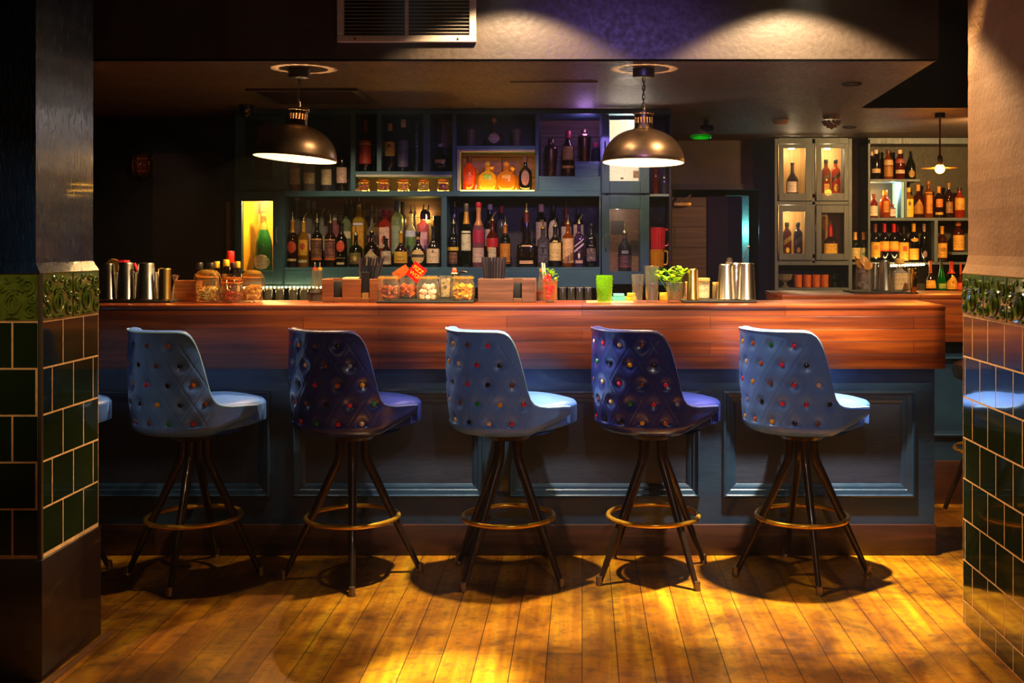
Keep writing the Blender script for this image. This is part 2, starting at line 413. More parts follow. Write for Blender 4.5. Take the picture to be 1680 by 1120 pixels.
def pillar(side):
    if side == 'left':
        x0, x1, y0, y1 = -2.7, -1.717, 3.556, 3.99; ztop, zbot = 1.297, .387
    else:
        x0, x1, y0, y1 = 1.394, 2.4, 3.0, 4.118; ztop, zbot = 1.283, .0
    b = MB().box(x0+.012, y0+.012, 0, x1-.012, y1-.012, ztop)
    core = struct(b.build('pillar_'+side, plain('2a1a10', .7), None, False))
    bt, br, bg = MB(), MB(), MB()
    if side == 'left':
        tile_face(bt, br, bg, (x1-.006, y0+.006), (0, 1), (1, 0), y1-y0-.01, ztop, zbot, .153)
        tile_face(bt, br, bg, (x1-.012, y0+.006), (-1, 0), (0, -1), .95, ztop, zbot, .083, rw=.16)
        bc = MB(); bc.tube([(x1-.006, y0+.006, zbot), (x1-.006, y0+.006, ztop)], .0085, 8); bc.build('corner_bead', plain('4a4030', .3, .3), core)
    else:
        tile_face(bt, br, bg, (x0+.006, y1-.006), (0, -1), (-1, 0), y1-y0-.01, ztop, zbot, .098)
        tile_face(bt, br, bg, (x0+.006, y1-.006), (1, 0), (0, 1), .9, ztop, zbot, .098)
    bg.build('grout', M_GROUT, core, False); bt.build('wall_tiles', M_TILE, core, False); br.build('relief_frieze', M_RELIEF, core, True, 50)
    # plastered shaft above the tiles with an uneven edge
    if side == 'left':
        m = painted('navy_gloss_paint', '04122a', '0a2444', .25, .3, .5, 2.5, (3, 3, .6)); ins = .02
        xa, xb, ya, yb = x0, x1-ins, y0+.004, y1-.012
    else:
        m = painted('cream_plaster', '936638', 'a8784a', .7, 0, .9, 4); ins = .022
        xa, xb, ya, yb = x0+ins, x1, y0, y1-.01
    b = MB(); nz = 46; rr = random.Random(3)
    prof = []
    for i in range(nz+1):
        z = ztop+(2.8-ztop)*i/nz
        fl = .02*max(0, 1-(z-ztop)/.05) if side == 'right' else .018*max(0, 1-(z-ztop)/.02)
        prof.append((z, fl+rr.uniform(-.0009, .0009)*(1 if side == 'right' else .3)))
    rings = []
    vs = []
    for z, fl in prof:
        rings.append(len(vs))
        for (px_, py_) in ((xa, ya), (xb, ya), (xb, yb), (xa, yb)):
            sx = (-1 if px_ == xa else 1)*fl; sy = (-1 if py_ == ya else 1)*fl*.5
            vs.append((px_+sx, py_+sy, z))
    fs = []
    for i in range(nz):
        for k in range(4):
            a, c_ = rings[i]+k, rings[i]+(k+1) % 4; fs.append((a, c_, c_+4, a+4))
    fs.append((3, 2, 1, 0)); b.add(vs, fs); b.build('plaster_shaft', m, core, False)
    if side == 'left':
        MB().box(x0, y0-.004, 0, x1+.004, y1, zbot, .004).build('skirting', woodm('pillar_skirting_wood', '120604', '1e0a06', '2c110a', None, 'x', .4, .3), core)
pillar('left'); pillar('right')
# threshold strip along the left pillar
struct(MB().box(-1.70, 3.3, 0, -1.675, 4.0, .006).build('trim_3', plain('5a3410', .5), None, False))
# ------------------------------------------------------------------ BAR COUNTERS
def mould_frame(b, x0, z0, x1, z1, y, prof):
    """mitred picture-frame moulding; prof: (inset, depth) steps towards the panel"""
    vs = []; n = len(prof)
    for ins, d in prof:
        vs += [(x0+ins, y-d, z0+ins), (x1-ins, y-d, z0+ins), (x1-ins, y-d, z1-ins), (x0+ins, y-d, z1-ins)]
    fs = []
    for i in range(n-1):
        for k in range(4):
            a, c_ = i*4+k, i*4+(k+1) % 4; fs.append((a, c_, c_+4, a+4))
    b.add(vs, fs)
PROF = [(0, 0), (0, .012), (.008, .014), (.012, .004), (.03, 0), (.034, -.006), (.045, -.008), (.055, -.013), (.058, -.02)]
BT = 1.12
bar = thing('bar_counter', 'long walnut-topped bar with dark navy panelled front behind the five blue stools', 'bar counter', (-.7, 5.1, 0))
def inbar(o, root): o.parent = root; o.matrix_parent_inverse = Matrix.Translation(root.location).inverted(); return o
XR = X(1552, 4.95)
inbar(MB().box(-3.0, 4.95, BT-.022, XR, 5.385, BT, .006).build('counter_top', M_WALNUT), bar)
inbar(MB().box(-3.0, 4.952, Z(605, 4.95), XR-.002, 4.992, BT-.022, .002).build('apron', M_WALNUT), bar)
inbar(MB().box(XR-.04, 4.992, Z(605, 4.95), XR-.002, 5.36, BT-.022, .002).build('apron_return', M_WALNUT), bar)
xbr = X(1533, 5.007); zk = Z(860, 5.0); zu = BT-.03
panels = [(-2.85, X(443, 5.007)), (X(480, 5.007), X(795, 5.007)), (X(835, 5.007), X(1148, 5.007)), (X(1187, 5.007), X(1500, 5.007))]
zp0, zp1 = Z(815, 5.007), Z(641, 5.007)
b = MB(); xs = [-3.0]+[v for p in panels for v in p]+[xbr]
b.box(-3.0, 5.007, zk, xbr, 5.04, zp0); b.box(-3.0, 5.007, zp1, xbr, 5.04, zu)
for i in range(0, len(xs), 2): b.box(xs[i], 5.007, zp0, xs[i+1], 5.04, zp1)
b.box(xbr-.03, 5.04, .0, xbr, 5.34, zu); b.box(-3.0, 5.33, .0, xbr, 5.35, zu)
inbar(b.build('base_frame', M_BASE, None, False), bar)
for x0, x1 in panels:
    inbar(MB().box(x0+.05, 5.025, zp0+.05, x1-.05, 5.04, zp1-.05).build('panel', M_PANEL, None, False), bar)
    b = MB(); mould_frame(b, x0, zp0, x1, zp1, 5.007, PROF); inbar(b.build('panel_moulding', M_BASE, None, False), bar)
b = MB().box(-3.0, 4.995, 0, xbr+.004, 5.04, zk, .003); b.box(xbr-.02, 5.0, 0, xbr+.004, 5.34, zk, .003)
inbar(b.build('skirting', M_KICK), bar)
# second bar further back on the far side
B2 = 5.95
bar2 = thing('bar_counter', 'shorter walnut-topped bar set further back by the green tiled pillar', 'bar counter', (2.0, 6.2, 0))
xl2 = X(1283, B2)
inbar(MB().box(xl2, B2, BT-.022, 3.6, 6.50, BT, .003).build('counter_top', M_WALNUT), bar2)
inbar(MB().box(xl2+.002, B2+.002, Z(561, B2), 3.6, B2+.04, BT-.022, .002).build('apron', M_WALNUT), bar2)
inbar(MB().box(xl2+.002, B2+.04, Z(561, B2), xl2+.04, 6.48, BT-.022, .002).build('apron_return', M_WALNUT), bar2)
zk2 = Z(755, 6.0)
b = MB().box(xl2+.03, 6.0, 0, 3.6, 6.04, BT-.03); b.box(xl2+.03, 6.04, 0, xl2+.06, 6.45, BT-.03)
inbar(b.build('base_frame', M_BASE, None, False), bar2)
b = MB(); mould_frame(b, 1.25, Z(715, 6.0), 3.4, Z(585, 6.0), 6.0, [(a, c_+.006) for a, c_ in PROF[:5]]); inbar(b.build('panel_moulding', M_BASE, None, False), bar2)
inbar(MB().box(xl2+.02, 5.985, 0, 3.6, 6.0, zk2, .002).build('skirting', M_KICK), bar2)

# ------------------------------------------------------------------ BAR STOOLS
def leather(name, c1, c2, rough, coat, spec=.5):
    t = NT(name); n = t.noise(t.co(), 180, 3, .6); n2 = t.noise(t.co(), 7, 3)
    return t.done(t.bsdf(t.ramp(n2, [(.3, c1), (.7, c2)]), rough, 0, coat, t.bump(n, .12, .001), spec, .2))
M_LB = leather('powder_blue_leather', '4670cc', '5684de', .38, .2)
M_ND = leather('dark_blue_leather', '1a2464', '222e7c', .26, .5)
M_LEG = plain('3a281c', .3, .55, .3, .2, 30)
M_BRASS = plain('f0b030', .26, .7, 0, .15, 25)
M_GLIDE = plain('a08468', .3, .9)
BCOL = {'r': 'c8102e', 'p': 'd8285a', 'y': 'e0a010', 'g': '0d7a30', 'w': 'd8b89a', 'k': '0a0a10', 'o': 'b85a20', 'b': '6a3a30', 's': '7a86a8'}
BM = {}
def button_mesh(k):
    if k not in BM:
        BM[k] = MB().lathe([(0, -.003), (.009, -.003), (.0104, 0), (.009, .0038), (.005, .0056), (0, .006)], n=12).mesh('button', plain(BCOL[k], .25, 0, .4, .05))
    return BM[k]
RB, DTH = .243, math.radians(22)
ROWZ = [.983, .905, .827, .749, .672]
def rim(th):
    a = abs(math.degrees(th))
    K = [(0, 1.032), (30, 1.034), (42, 1.034), (48, 1.029), (53, 1.014), (57, .985), (61, .935), (65, .87), (69, .80), (72, .764), (76, .742), (82, .730), (92, .722), (130, .712)]
    for (x0, y0), (x1, y1) in zip(K, K[1:]):
        if x0 <= a <= x1: return y0+(y1-y0)*(a-x0)/(x1-x0)
    return .712
def plan(th, r):
    """outline of the tub: half circle at the back, straight sides forward"""
    a = abs(th); s = 1 if th >= 0 else -1
    if a <= PI/2: return (r*math.sin(th), -r*math.cos(th)), (math.sin(th), -math.cos(th))
    q = (a-PI/2)*RB
    return (s*r, q), (s, 0.0)
BTN = []
for i, z in enumerate(ROWZ):
    ks = [-3, -1, 1, 3] if i == 0 else ([-4, -2, 0, 2, 4] if i == 1 else ([-5, -3, -1, 1, 3, 5] if i in (2, 4) else [-6, -4, -2, 0, 2, 4, 6]))
    for k in ks: BTN.append((k*DTH/2, z, i, k))
THM = PI/2+.13/RB
def lean(z): return .016*max(0, (z-.70)/.33)
def tuft(th, z):
    d = 0.0
    for tb, zb, i, k in BTN:
        dx, dz = (th-tb)*RB, z-zb
        if abs(dx) < .09 and abs(dz) < .09:
            d += .0095*math.exp(-(dx*dx+dz*dz)/(2*.0145**2))
    # diagonal pleats between the buttons
    u = th/(DTH/2); v = (z-ROWZ[2])/.078
    for w_ in ((u+v) % 2-1, (u-v) % 2-1):
        dd = min(abs(w_-1), abs(w_+1))
        d += .0013*math.exp(-(dd*.055/.0024)**2/2) if ROWZ[4]-.03 < z < ROWZ[0]+.025 and abs(th) < math.radians(72) else 0
    return d
def shell_mesh(mat):
    b = MB(); nu, nv = 300, 110; zb0 = .612
    def outer(uu, vv):
        th = -THM+2*THM*uu; zr = rim(th); zb = zb0+.055*max(0, (abs(th)-1.3)/(THM-1.3))
        # lower edge tucks under the seat
        if vv < .16:
            q = vv/.16; a = (1-q)*PI/2; r = RB-.05*(1-math.cos(a)); z = zb+.045*(1-math.sin(a))
        else: q = (vv-.16)/.84; r = RB; z = zb+.045+(zr-zb-.045)*q
        r += lean(z)-(tuft(th, z) if vv >= .16 else 0) + .012*math.sin(PI*min(1, max(0, (z-.6)/.42)))
        (x, y), _ = plan(th, r); return (x, y, z)
    b.grid(outer, nu, nv)
    def inner(uu, vv):
        th = THM-2*THM*uu; zr = rim(th); z = .63+(zr-.63)*vv; r = RB-.045+lean(z)*.8
        (x, y), _ = plan(th, r); return (x, y, z)
    b.grid(inner, 90, 16)
    # rolled rim between outer and inner skins
    def roll(uu, vv):
        th = -THM+2*THM*uu; zr = rim(th); a = PI*vv; r0, r1 = RB+lean(zr)+.001, RB-.045+lean(zr)*.8
        r = (r0+r1)/2+(r0-r1)/2*math.cos(a); (x, y), _ = plan(th, r); return (x, y, zr+.011*math.sin(a))
    b.grid(roll, 110, 8)
    for s in (-1, 1):   # closed ends of the wings
        def end(uu, vv):
            th = s*THM; zr = rim(th); z = .650+(zr-.650)*vv; r = RB+lean(z)+.004-(.05)*uu
            (x, y), _ = plan(th, r); return (x, y+.012*math.sin(PI*uu), z)
        b.grid(end, 7, 5)
    b.lathe([(0, .607), (.16, .607), (.20, .612), (.16, .63), (0, .63)], n=32)
    return b.mesh('tub_back', mat, True, 60)
def seat_mesh(mat):
    b = MB(); n = 64
    def loop(k, z):
        p = []
        for i in range(n):
            a = 2*PI*i/n; c_, s_ = math.cos(a), math.sin(a); e = 3.4
            q = (abs(c_)**e+abs(s_)**e)**(-1/e); rx, ry = .212*k, .218*k
            p.append((rx*q*c_, .055+ry*q*s_, z+.010*max(0, s_)*(1 if z > .7 else 2)))
        return p
    ls = [loop(.90, .622), loop(1.0, .632), loop(1.0, .700), loop(.992, .712), loop(.955, .722), loop(.8, .732), loop(.4, .738)]
    vs = [p for l in ls for p in l]; fs = []
    for j in range(len(ls)-1):
        for i in range(n): k = (i+1) % n; fs.append((j*n+i, j*n+k, (j+1)*n+k, (j+1)*n+i))
    fs.append(tuple(range(n-1, -1, -1))); fs.append(tuple((len(ls)-1)*n+i for i in range(n)))
    return b.add(vs, fs).mesh('seat', mat, True, 50)
def piping_mesh(mat):
    b = MB(); n = 120
    b.tube([(*plan(-THM+2*THM*i/n, RB+lean(rim(-THM+2*THM*i/n))+.001)[0], rim(-THM+2*THM*i/n)+.004) for i in range(n+1)], .0042, 6)
    return b.mesh('piping', mat)
def leg_mesh():
    b = MB(); p = [(.050, 0, .612), (.052, 0, .56), (.052, 0, .525), (.055, 0, .495), (.064, 0, .468), (.085, 0, .425), (.169, 0, .245), (.276, 0, .016)]
    b.tube(p, [.0185, .0185, .0185, .019, .019, .0185, .016, .0115], 12); return b.mesh('leg', M_LEG)
def glide_mesh():
    return MB().lathe([(0, 0), (.014, 0), (.016, .004), (.0135, .012), (.0135, .03), (.012, .036), (0, .036)], (.281, 0, 0), 12).mesh('foot_glide', M_GLIDE)
def hub_mesh(): return MB().lathe([(0, .575), (.085, .575), (.10, .59), (.10, .61), (0, .61)], n=28).mesh('swivel_plate', M_LEG)
def ringm():
    return MB().ring((0, 0, .247), .1895, .0105, 64, 12).mesh('foot_ring', M_BRASS)
SH = {k: shell_mesh(m) for k, m in (('l', M_LB), ('d', M_ND))}
SE = {k: seat_mesh(m) for k, m in (('l', M_LB), ('d', M_ND))}
PP = {'l': piping_mesh(leather('pale_piping', '86b4d8', '9cc4e0', .35, .2)), 'd': piping_mesh(leather('navy_piping', '3a3f6a', '4a4f80', .3, .3))}
LEG, GLI, HUB, RIN = leg_mesh(), glide_mesh(), hub_mesh(), ringm()
def part(name, me, parent, rz=0, loc=(0, 0, 0)):
    o = bpy.data.objects.new(name, me); COL.link(o); o.parent = parent; o.rotation_euler = (0, 0, rz); o.location = loc; return o
def stool(x, y, phi, legrot, kind, cols, label):
    t_ = thing('bar_stool', label, 'bar stool', (x, y, 0), 'button-back swivel stools along the bar')
    ph = -math.radians(phi)
    tb = part('tub_back', SH[kind], t_, ph); part('piping', PP[kind], tb); part('seat', SE[kind], t_, ph)
    part('swivel_plate', HUB, t_)
    for k in range(4):
        l = part('leg', LEG, t_, math.radians(legrot-90+90*k)); part('foot_glide', GLI, l)
    part('foot_ring', RIN, t_)
    for th, z, i, k in BTN:
        c_ = cols.get((i, k)) or R.choice('rywkgbo')
        r = RB+lean(z)+.012*math.sin(PI*min(1, max(0, (z-.6)/.42)))-.0075
        (bx, by), nn = plan(th, r)
        o = bpy.data.objects.new('button', button_mesh(c_)); COL.link(o); o.parent = tb; o.location = (bx, by, z)
        o.rotation_euler = Vector((nn[0], nn[1], 0)).to_track_quat('Z', 'Y').to_euler()
    return t_
def bc(*rows):
    d = {}
    for i, (k0, s) in enumerate(rows):
        for j, ch in enumerate(s): d[(i, k0+2*j)] = ch
    return d
stool(-1.628, 4.70, 37, 0, 'l', bc((-1, 'kbo'), (0, 'kbk'), (-1, 'wrko'), (0, 'kykb'), (-1, 'bbgr')), 'powder blue button-back stool furthest left, beside the green tiled pillar')
stool(-.963, 4.70, 35, 11, 'd', bc((-1, 'ybk'), (0, 'wbs'), (-1, 'kroy'), (0, 'bkpg'), (-1, 'rgrw')), 'dark blue button-back stool between the two powder blue stools on the left')
stool(-.31, 4.708, 48, 54, 'l', bc((-1, 'ybp'), (0, 'wrk'), (-1, 'krkb'), (0, 'bgyr'), (-1, 'wkwr')), 'powder blue button-back stool in the middle of the row of five')
stool(.30, 4.725, 47, -55, 'd', bc((-1, 'rwb'), (0, 'kyk'), (-1, 'wpbp'), (0, 'wgrs'), (-1, 'kkyo')), 'dark blue button-back stool between the middle stool and the far right stool')
stool(.925, 4.712, 51, 3, 'l', bc((-1, 'ogp'), (-2, 'wopk'), (-1, 'ybrw'), (-2, 'skprk'), (-1, 'oykb')), 'powder blue button-back stool furthest right, over the oval shadow on bright floorboards')
stool(-2.29, 4.70, 40, 20, 'l', {}, 'powder blue stool almost wholly hidden behind the green tiled left pillar')
# dark stool at the second bar, mostly hidden by the pillar
s2 = thing('bar_stool', 'dark padded stool in the gloom at the further bar, half hidden by the tiled pillar', 'bar stool', (2.08, 5.62, 0))
MB().lathe([(0, .70), (.17, .70), (.205, .72), (.215, .75), (.205, .785), (.17, .80), (0, .805)], n=32).build('seat', leather('black_leather', '120d0c', '1c1412', .3, .3), s2)
for k in range(4): part('leg', LEG, s2, math.radians(45+90*k)).scale = (1, 1, 1.16)
MB().ring((0, 0, .36), .20, .010, 48, 8).build('foot_ring', M_BRASS, s2)
MB().lathe([(0, .68), (.1, .68), (.1, .70), (0, .70)], n=20).build('swivel_plate', M_LEG, s2)
# ------------------------------------------------------------------ BACK BAR SHELVING
SD, SB = 6.90, 7.25
z1, z2, z3, zE, zG = 1.246, 1.717, 1.837, 1.995, 1.810
shv = thing('shelf_unit', 'teal painted back-bar shelving full of bottles between the two pendant lamps', 'shelf unit', (X(740, SD), 7.07, 1.1))
def P(mb, name, m=None, smooth=False): return inbar(mb.build(name, m or M_TEAL, None, smooth), shv)
def bx(a, b_, y0, y1, d0=SD, d1=SB, bev=.002):
    """board whose front face spans pixels a..b_ by y0..y1 at depth d0"""
    return MB().box(X(a, SD), d0, Z(y1, SD), X(b_, SD), d1, Z(y0, SD), bev)
ztop, zbot = ZC-.002, Z(468, SD)
for a, b_, y0, y1 in ((385, 397, 178, 468), (453, 467, 178, 468), (724, 733, 322, 468), (983, 990, 322, 468), (575, 583, 186, 313), (618, 626, 186, 281), (694, 706, 186, 281), (742, 749, 186, 313), (878, 884, 186, 313), (985, 999, 178, 468), (1052, 1066, 178, 468)):
    P(MB().box(X(a, SD), SD, max(zbot, Z(y1, SD)), X(b_, SD), SB, min(ztop, Z(y0, SD)), .002), 'upright')
P(MB().box(X(385, SD), SD-.012, Z(187, SD), X(1100, SD), SB, ztop, .003), 'top_rail', M_TEAL)
for a, b_, zt, th in ((467, 985, z2, .034), (583, 742, z3, .022), (749, 878, zE, .022), (467, 985, z1, .02)):
    P(MB().box(X(a, SD), SD-.004, zt-th, X(b_, SD), SB, zt, .002), 'shelf', M_TEAL2)
P(MB().box(X(467, SD), 7.09, z1, X(985, SD), SB, z1+.065, .002), 'bottle_riser', M_BACK)
P(MB().box(X(467, SD), SD-.006, zbot, X(985, SD), SD+.02, z1-.02, .002), 'plinth', M_TEAL2)
P(bx(884, 985, 289, 313), 'drawer', M_TEAL2)
P(MB().box(X(943, SD), SD+.06, zG, X(985, SD), SB-.002, 1.904, .002), 'step_block', M_TEAL2)
for a, b_, y0, y1, m in ((467, 575, 186, 313, M_TEAL), (583, 618, 186, 281, M_BACK), (626, 694, 186, 281, M_DARK), (706, 742, 186, 281, M_BACK), (583, 742, 286, 313, M_BACK), (749, 878, 186, 239, M_BACK), (749, 878, 245, 313, M_PLANKS), (884, 985, 186, 289, M_PLANKS), (467, 724, 322, 438, M_PLANKS), (733, 983, 322, 438, M_BACK)):
    P(bx(a, b_, y0, y1, SB-.004, SB+.02, 0), 'back_panel', m)
P(MB().box(X(713, SD), SB-.012, Z(240, 7.2), X(742, SD), SB-.005, Z(180, 7.2)), 'backing_card', plain('8a6a58', .6))
# light frame lining the lit bottle niche
b = MB().box(X(750, SD), SD-.008, zE-.036, X(877, SD), SD+.05, zE-.023, .002); b.box(X(750, SD), SD-.008, z2, X(755, SD), SD+.05, zE-.036, .002)
P(b, 'niche_trim', plain('a7a294', .5)); 
P(MB().box(X(584, SD), SD-.008, Z(290, SD), X(741, SD), SD+.02, Z(286.5, SD), .002), 'shelf_trim', plain('a7a294', .5))
# cupboard doors with glass, in the two end columns
def door(x0, x1, o, hx=None):
    """door between pixels x0..x1; o = opening (xa, xb, ya, yb)"""
    xa, xb, ya, yb, yt, ybm = o
    b = MB(); dd = SD-.02
    b.box(X(x0, SD), dd, Z(ybm, SD), X(xa, SD), SD, Z(yt, SD), .002); b.box(X(xb, SD), dd, Z(ybm, SD), X(x1, SD), SD, Z(yt, SD), .002)
    b.box(X(xa, SD), dd, Z(ya, SD), X(xb, SD), SD, Z(yt, SD), .002); b.box(X(xa, SD), dd, Z(ybm, SD), X(xb, SD), SD, Z(yb, SD), .002)
    for s in ((x0+2, x1-2),):
        pass
    d = P(b, 'cupboard_door', M_TEAL)
    MB().box(X(xa, SD), SD-.012, Z(yb, SD), X(xb, SD), SD-.009, Z(ya, SD)).build('door_glass', M_PANE, d, False)
    if hx:
        x = X(hx[0], SD); z = Z(hx[1], SD)
        MB().tube([(x, dd+.002, z+.045), (x, dd-.018, z+.036), (x, dd-.022, z), (x, dd-.018, z-.036), (x, dd+.002, z-.045)], .006, 8).build('handle', plain('8a98a0', .3, .8), d)
    b = MB(); b.box(X(xa-6, SD), SB-.006, Z(yb+6, SD), X(xb+6, SD), SB+.02, Z(ya-6, SD)); 
    return d
door(387, 464, (403, 448, 197, 294, 190, 311)); door(387, 464, (398, 449, 330, 444, 314, 466), (456, 385))
door(987, 1065, (1000, 1050, 197, 297, 190, 317), (993, 245)); door(987, 1065, (1000, 1050, 343, 445, 321, 466), (994, 398))
for a, b_ in ((392, 458), (992, 1060)):
    P(MB().box(X(a, SD), SD, Z(315, SD)-.02, X(b_, SD), SB, Z(315, SD), .001), 'cupboard_shelf'); P(MB().box(X(a, SD), SD, Z(446, SD)-.02, X(b_, SD), SB, Z(446, SD), .001), 'cupboard_floor')
P(MB().box(X(388, SD), SB, zbot, X(462, SD), SB+.02, ztop), 'back_panel', M_PLANKS); P(MB().box(X(990, SD), SB, zbot, X(1100, SD), SB+.02, ztop), 'back_panel', M_PLANKS)
# open side shelf
P(MB().box(X(1066, SD), SD+.02, Z(322, SD)-.0, X(1098, SD), SB, Z(318, SD), .002), 'side_shelf', plain('7e8a84', .5))
P(MB().box(X(1066, SD), SD+.02, zbot, X(1099, SD), SB, zbot+.022, .002), 'side_shelf', M_TEAL2)
P(MB().box(X(1098, SD), SD+.0, zbot, X(1101, SD), SB, ztop, .002), 'side_panel', M_BACK)
P(MB().box(X(1066, SD), SB-.01, zbot, X(1098, SD), SB-.004, ztop), 'side_back', M_BACK)
P(MB().box(X(385, SD), SD-.02, Z(470, SD)-.008, X(985, SD), SD+.05, zbot+.001, .002), 'under_rail', M_TEAL2)
# worktop of the back bar
wt = thing('back_counter', 'dark back-bar worktop below the teal shelving, behind the main counter', 'counter', (X(740, 6.85), 6.85, 0))
inbar(MB().box(X(375, SD), 6.42, .945, X(1110, SD), 7.285, .98, .004).build('worktop', plain('2b2622', .35)), wt)
inbar(MB().box(X(380, SD), 6.46, 0, X(1105, SD), 7.285, .944).build('base_cabinets', M_DARK, None, False), wt)
# fairy-light string along the back bar
def leds(name, label, pts, r, m, group=None):
    b = MB()
    for p in pts: b.blob(p, r, 6, 4, 0)
    b2 = MB().tube([pts[0], pts[-1]], .0015, 5)
    o = thing(name, label, 'string lights', pts[0]); inbar(b.build('bulbs', m), o); inbar(b2.build('wire', M_BLACK), o); return o
LEDM = emit('ffd68a', 60)
leds('light_string', 'row of bright fairy lights under the teal shelving above the upturned glasses', [(X(400+i*6.3, 6.85), 6.855+R.uniform(-.004, .004), Z(471.5, 6.85)+R.uniform(-.002, .002)) for i in range(24)], .0055, LEDM)
def led_tape(x0, x1, y, z, label, e=26, c='ffb338'):
    return tag(MB().box(x0, y, z, x1, y+.012, z+.006).build('led_tape', emit(c, e), None, False), label, 'led strip')
led_tape(X(586, SD), X(740, SD), 7.05, z2, 'glowing amber LED tape behind the five small clip-top jars', 60)
led_tape(X(752, SD), X(876, SD), 7.09, z2, 'glowing amber LED tape behind the tequila bottles in the lit niche', 70)
led_tape(X(752, SD), X(876, SD), 6.93, z2, 'thin glowing LED tape along the front lip of the lit niche', 40)
lb = thing('light_bulb', 'small glowing bulb behind the gin bottles against the plank backing', 'light bulb', (X(697, 7.2), 7.2, Z(356, 7.2)))
MB().blob((0, 0, 0), .022, 12, 8, 0).build('bulb', emit('ffcf60', 90), lb); MB().lathe([(0, .018), (.013, .018), (.013, .05), (0, .05)], n=12).build('socket', M_BLACK, lb)
# posters and pages in the end cupboards
def poster(x0, x1, y0, y1, d, c, label, marks=(), ink='2a1c0c', amt=.35):
    root = tag(MB().box(X(x0, d), d, Z(y1, d), X(x1, d), d+.003, Z(y0, d)).build('poster', paper(c, ink, amt, 60, 90), None, False), label, 'poster')
    for (a, b_, u, v, cc) in marks:
        MB().box(X(a, d), d-.0012, Z(v, d), X(b_, d), d+.001, Z(u, d)).build('printed_picture', paper(cc, '0c0806', .5, 60, 60), root, False)
    return root
poster(397, 452, 329, 445, 7.235, 'f0a818', 'yellow printed page lining the cupboard behind the green champagne magnum', [(410, 428, 331, 351, '6a3f18'), (406, 420, 390, 398, '5a4a30'), (408, 416, 413, 417, '3a2a18')], amt=.12)
sp_ = MB().box(X(397, SD)+.001, SD+.02, Z(445, SD), X(397, SD)+.004, 7.234, Z(316, SD)+0-.022); o = sp_.build('poster', paper('f0a818', '2a1c0c', .12, 60, 90), None, False)
tag(o, 'yellow page pasted on the side wall of the cupboard with the champagne magnum', 'poster')
poster(402, 450, 197, 296, 7.235, '8a4a42', 'dim reddish poster in the upper left cupboard beside the pendant lamp', [(410, 432, 198, 206, '140c0c'), (410, 426, 242, 254, '1c1010')])
poster(998, 1052, 196, 300, 7.235, 'f2e6c4', 'brightly lit cream page in the upper right cupboard behind the pendant lamp', [(1022, 1030, 197, 208, '3a3028'), (1039, 1050, 280, 292, '8a5a20'), (1018, 1023, 291, 294, '6a5a40')], '8a6a40', .12)
poster(998, 1052, 342, 447, 7.238, '8a5c44', 'brown faded poster behind the dark bottle in the lower right cupboard', [(1002, 1024, 362, 385, '2a1a1c'), (1034, 1052, 395, 420, '4a352e')])

# ------------------------------------------------------------------ BOTTLES
SHAPES = {
 'rum': ([(0, .9), (.02, 1), (.58, 1), (.66, .93), (.72, .66), (.77, .42), (.82, .36), (.955, .34), (.96, .41), (1, .41)], None, 1),
 'tall': ([(0, .9), (.02, 1), (.66, 1), (.72, .88), (.76, .58), (.79, .42), (.95, .38), (.955, .44), (1, .44)], None, 1),
 'wine': ([(0, .9), (.015, 1), (.60, 1), (.66, .92), (.71, .66), (.76, .42), (.80, .37), (.955, .36), (.96, .41), (1, .41)], None, 1),
 'slim': ([(0, .9), (.02, 1), (.52, .98), (.62, .82), (.74, .5), (.84, .40), (.95, .36), (.955, .42), (1, .42)], None, 1),
 'champ': ([(0, .92), (.015, 1), (.40, 1), (.50, .93), (.60, .74), (.70, .50), (.80, .34), (.95, .27), (.955, .33), (1, .33)], None, 1),
 'square': ([(0, .92), (.02, 1), (.64, 1), (.70, .93), (.75, .62), (.79, .42), (.95, .38), (.955, .44), (1, .44)], lambda r: 5, 1),
 'gin': ([(0, .92), (.02, 1), (.70, 1), (.745, .94), (.77, .6), (.79, .46), (.955, .46), (1, .46)], lambda r: 3.2, 1),
 'stout': ([(0, .92), (.02, 1), (.50, 1), (.60, .92), (.67, .62), (.72, .34), (.78, .29), (.95, .27), (.955, .36), (1, .36)], None, 1),
 'cognac': ([(0, .9), (.03, 1), (.40, 1), (.50, .86), (.58, .58), (.65, .34), (.74, .27), (.95, .24), (.955, .31), (1, .31)], None, .8),
 'globe': ([(0, .45), (.02, .55), (.12, .86), (.28, 1), (.42, .97), (.55, .74), (.62, .40), (.66, .24), (.94, .23), (1, .25)], None, .6),
 'decanter': ([(0, .95), (.015, 1), (.36, 1), (.40, .95), (.43, .55), (.46, .48), (.62, .42), (.68, .28), (.955, .25), (1, .27)], lambda r: 6, .7),
 'patron': ([(0, .9), (.03, 1), (.40, 1), (.52, .93), (.62, .68), (.67, .32), (.78, .28), (.80, .34), (.82, .34)], lambda r: 3, .75),
 'flask': ([(0, .8), (.03, .95), (.2, 1), (.45, 1), (.58, .93), (.66, .55), (.70, .30), (.82, .27), (.84, .32)], lambda r: 3.5, .6),
 'cyl': ([(0, .95), (.01, 1), (1, 1)], None, 1),
 'maker': ([(0, .92), (.02, 1), (.38, 1), (.44, .95), (.52, .60), (.58, .36), (.95, .28), (.955, .34), (1, .34)], lambda r: 3.2, .85),
}
def interp(pr, t):
    for (a, r0), (b_, r1) in zip(pr, pr[1:]):
        if a <= t <= b_: return r0+(r1-r0)*((t-a)/(b_-a) if b_ > a else 0)
    return pr[-1][1]
def shell_pt(pr, ex, sy, Rm, Hh, u, t, eps=.0007):
    """point on the front (towards -y) of a bottle; u = sideways fraction of radius"""
    r = interp(pr, t)*Rm; e = ex(r) if ex else 2
    u = max(-.985, min(.985, u)); y = -r*sy*(1-abs(u)**e)**(1/e)-eps
    return (u*(r+eps*.5), y, t*Hh)
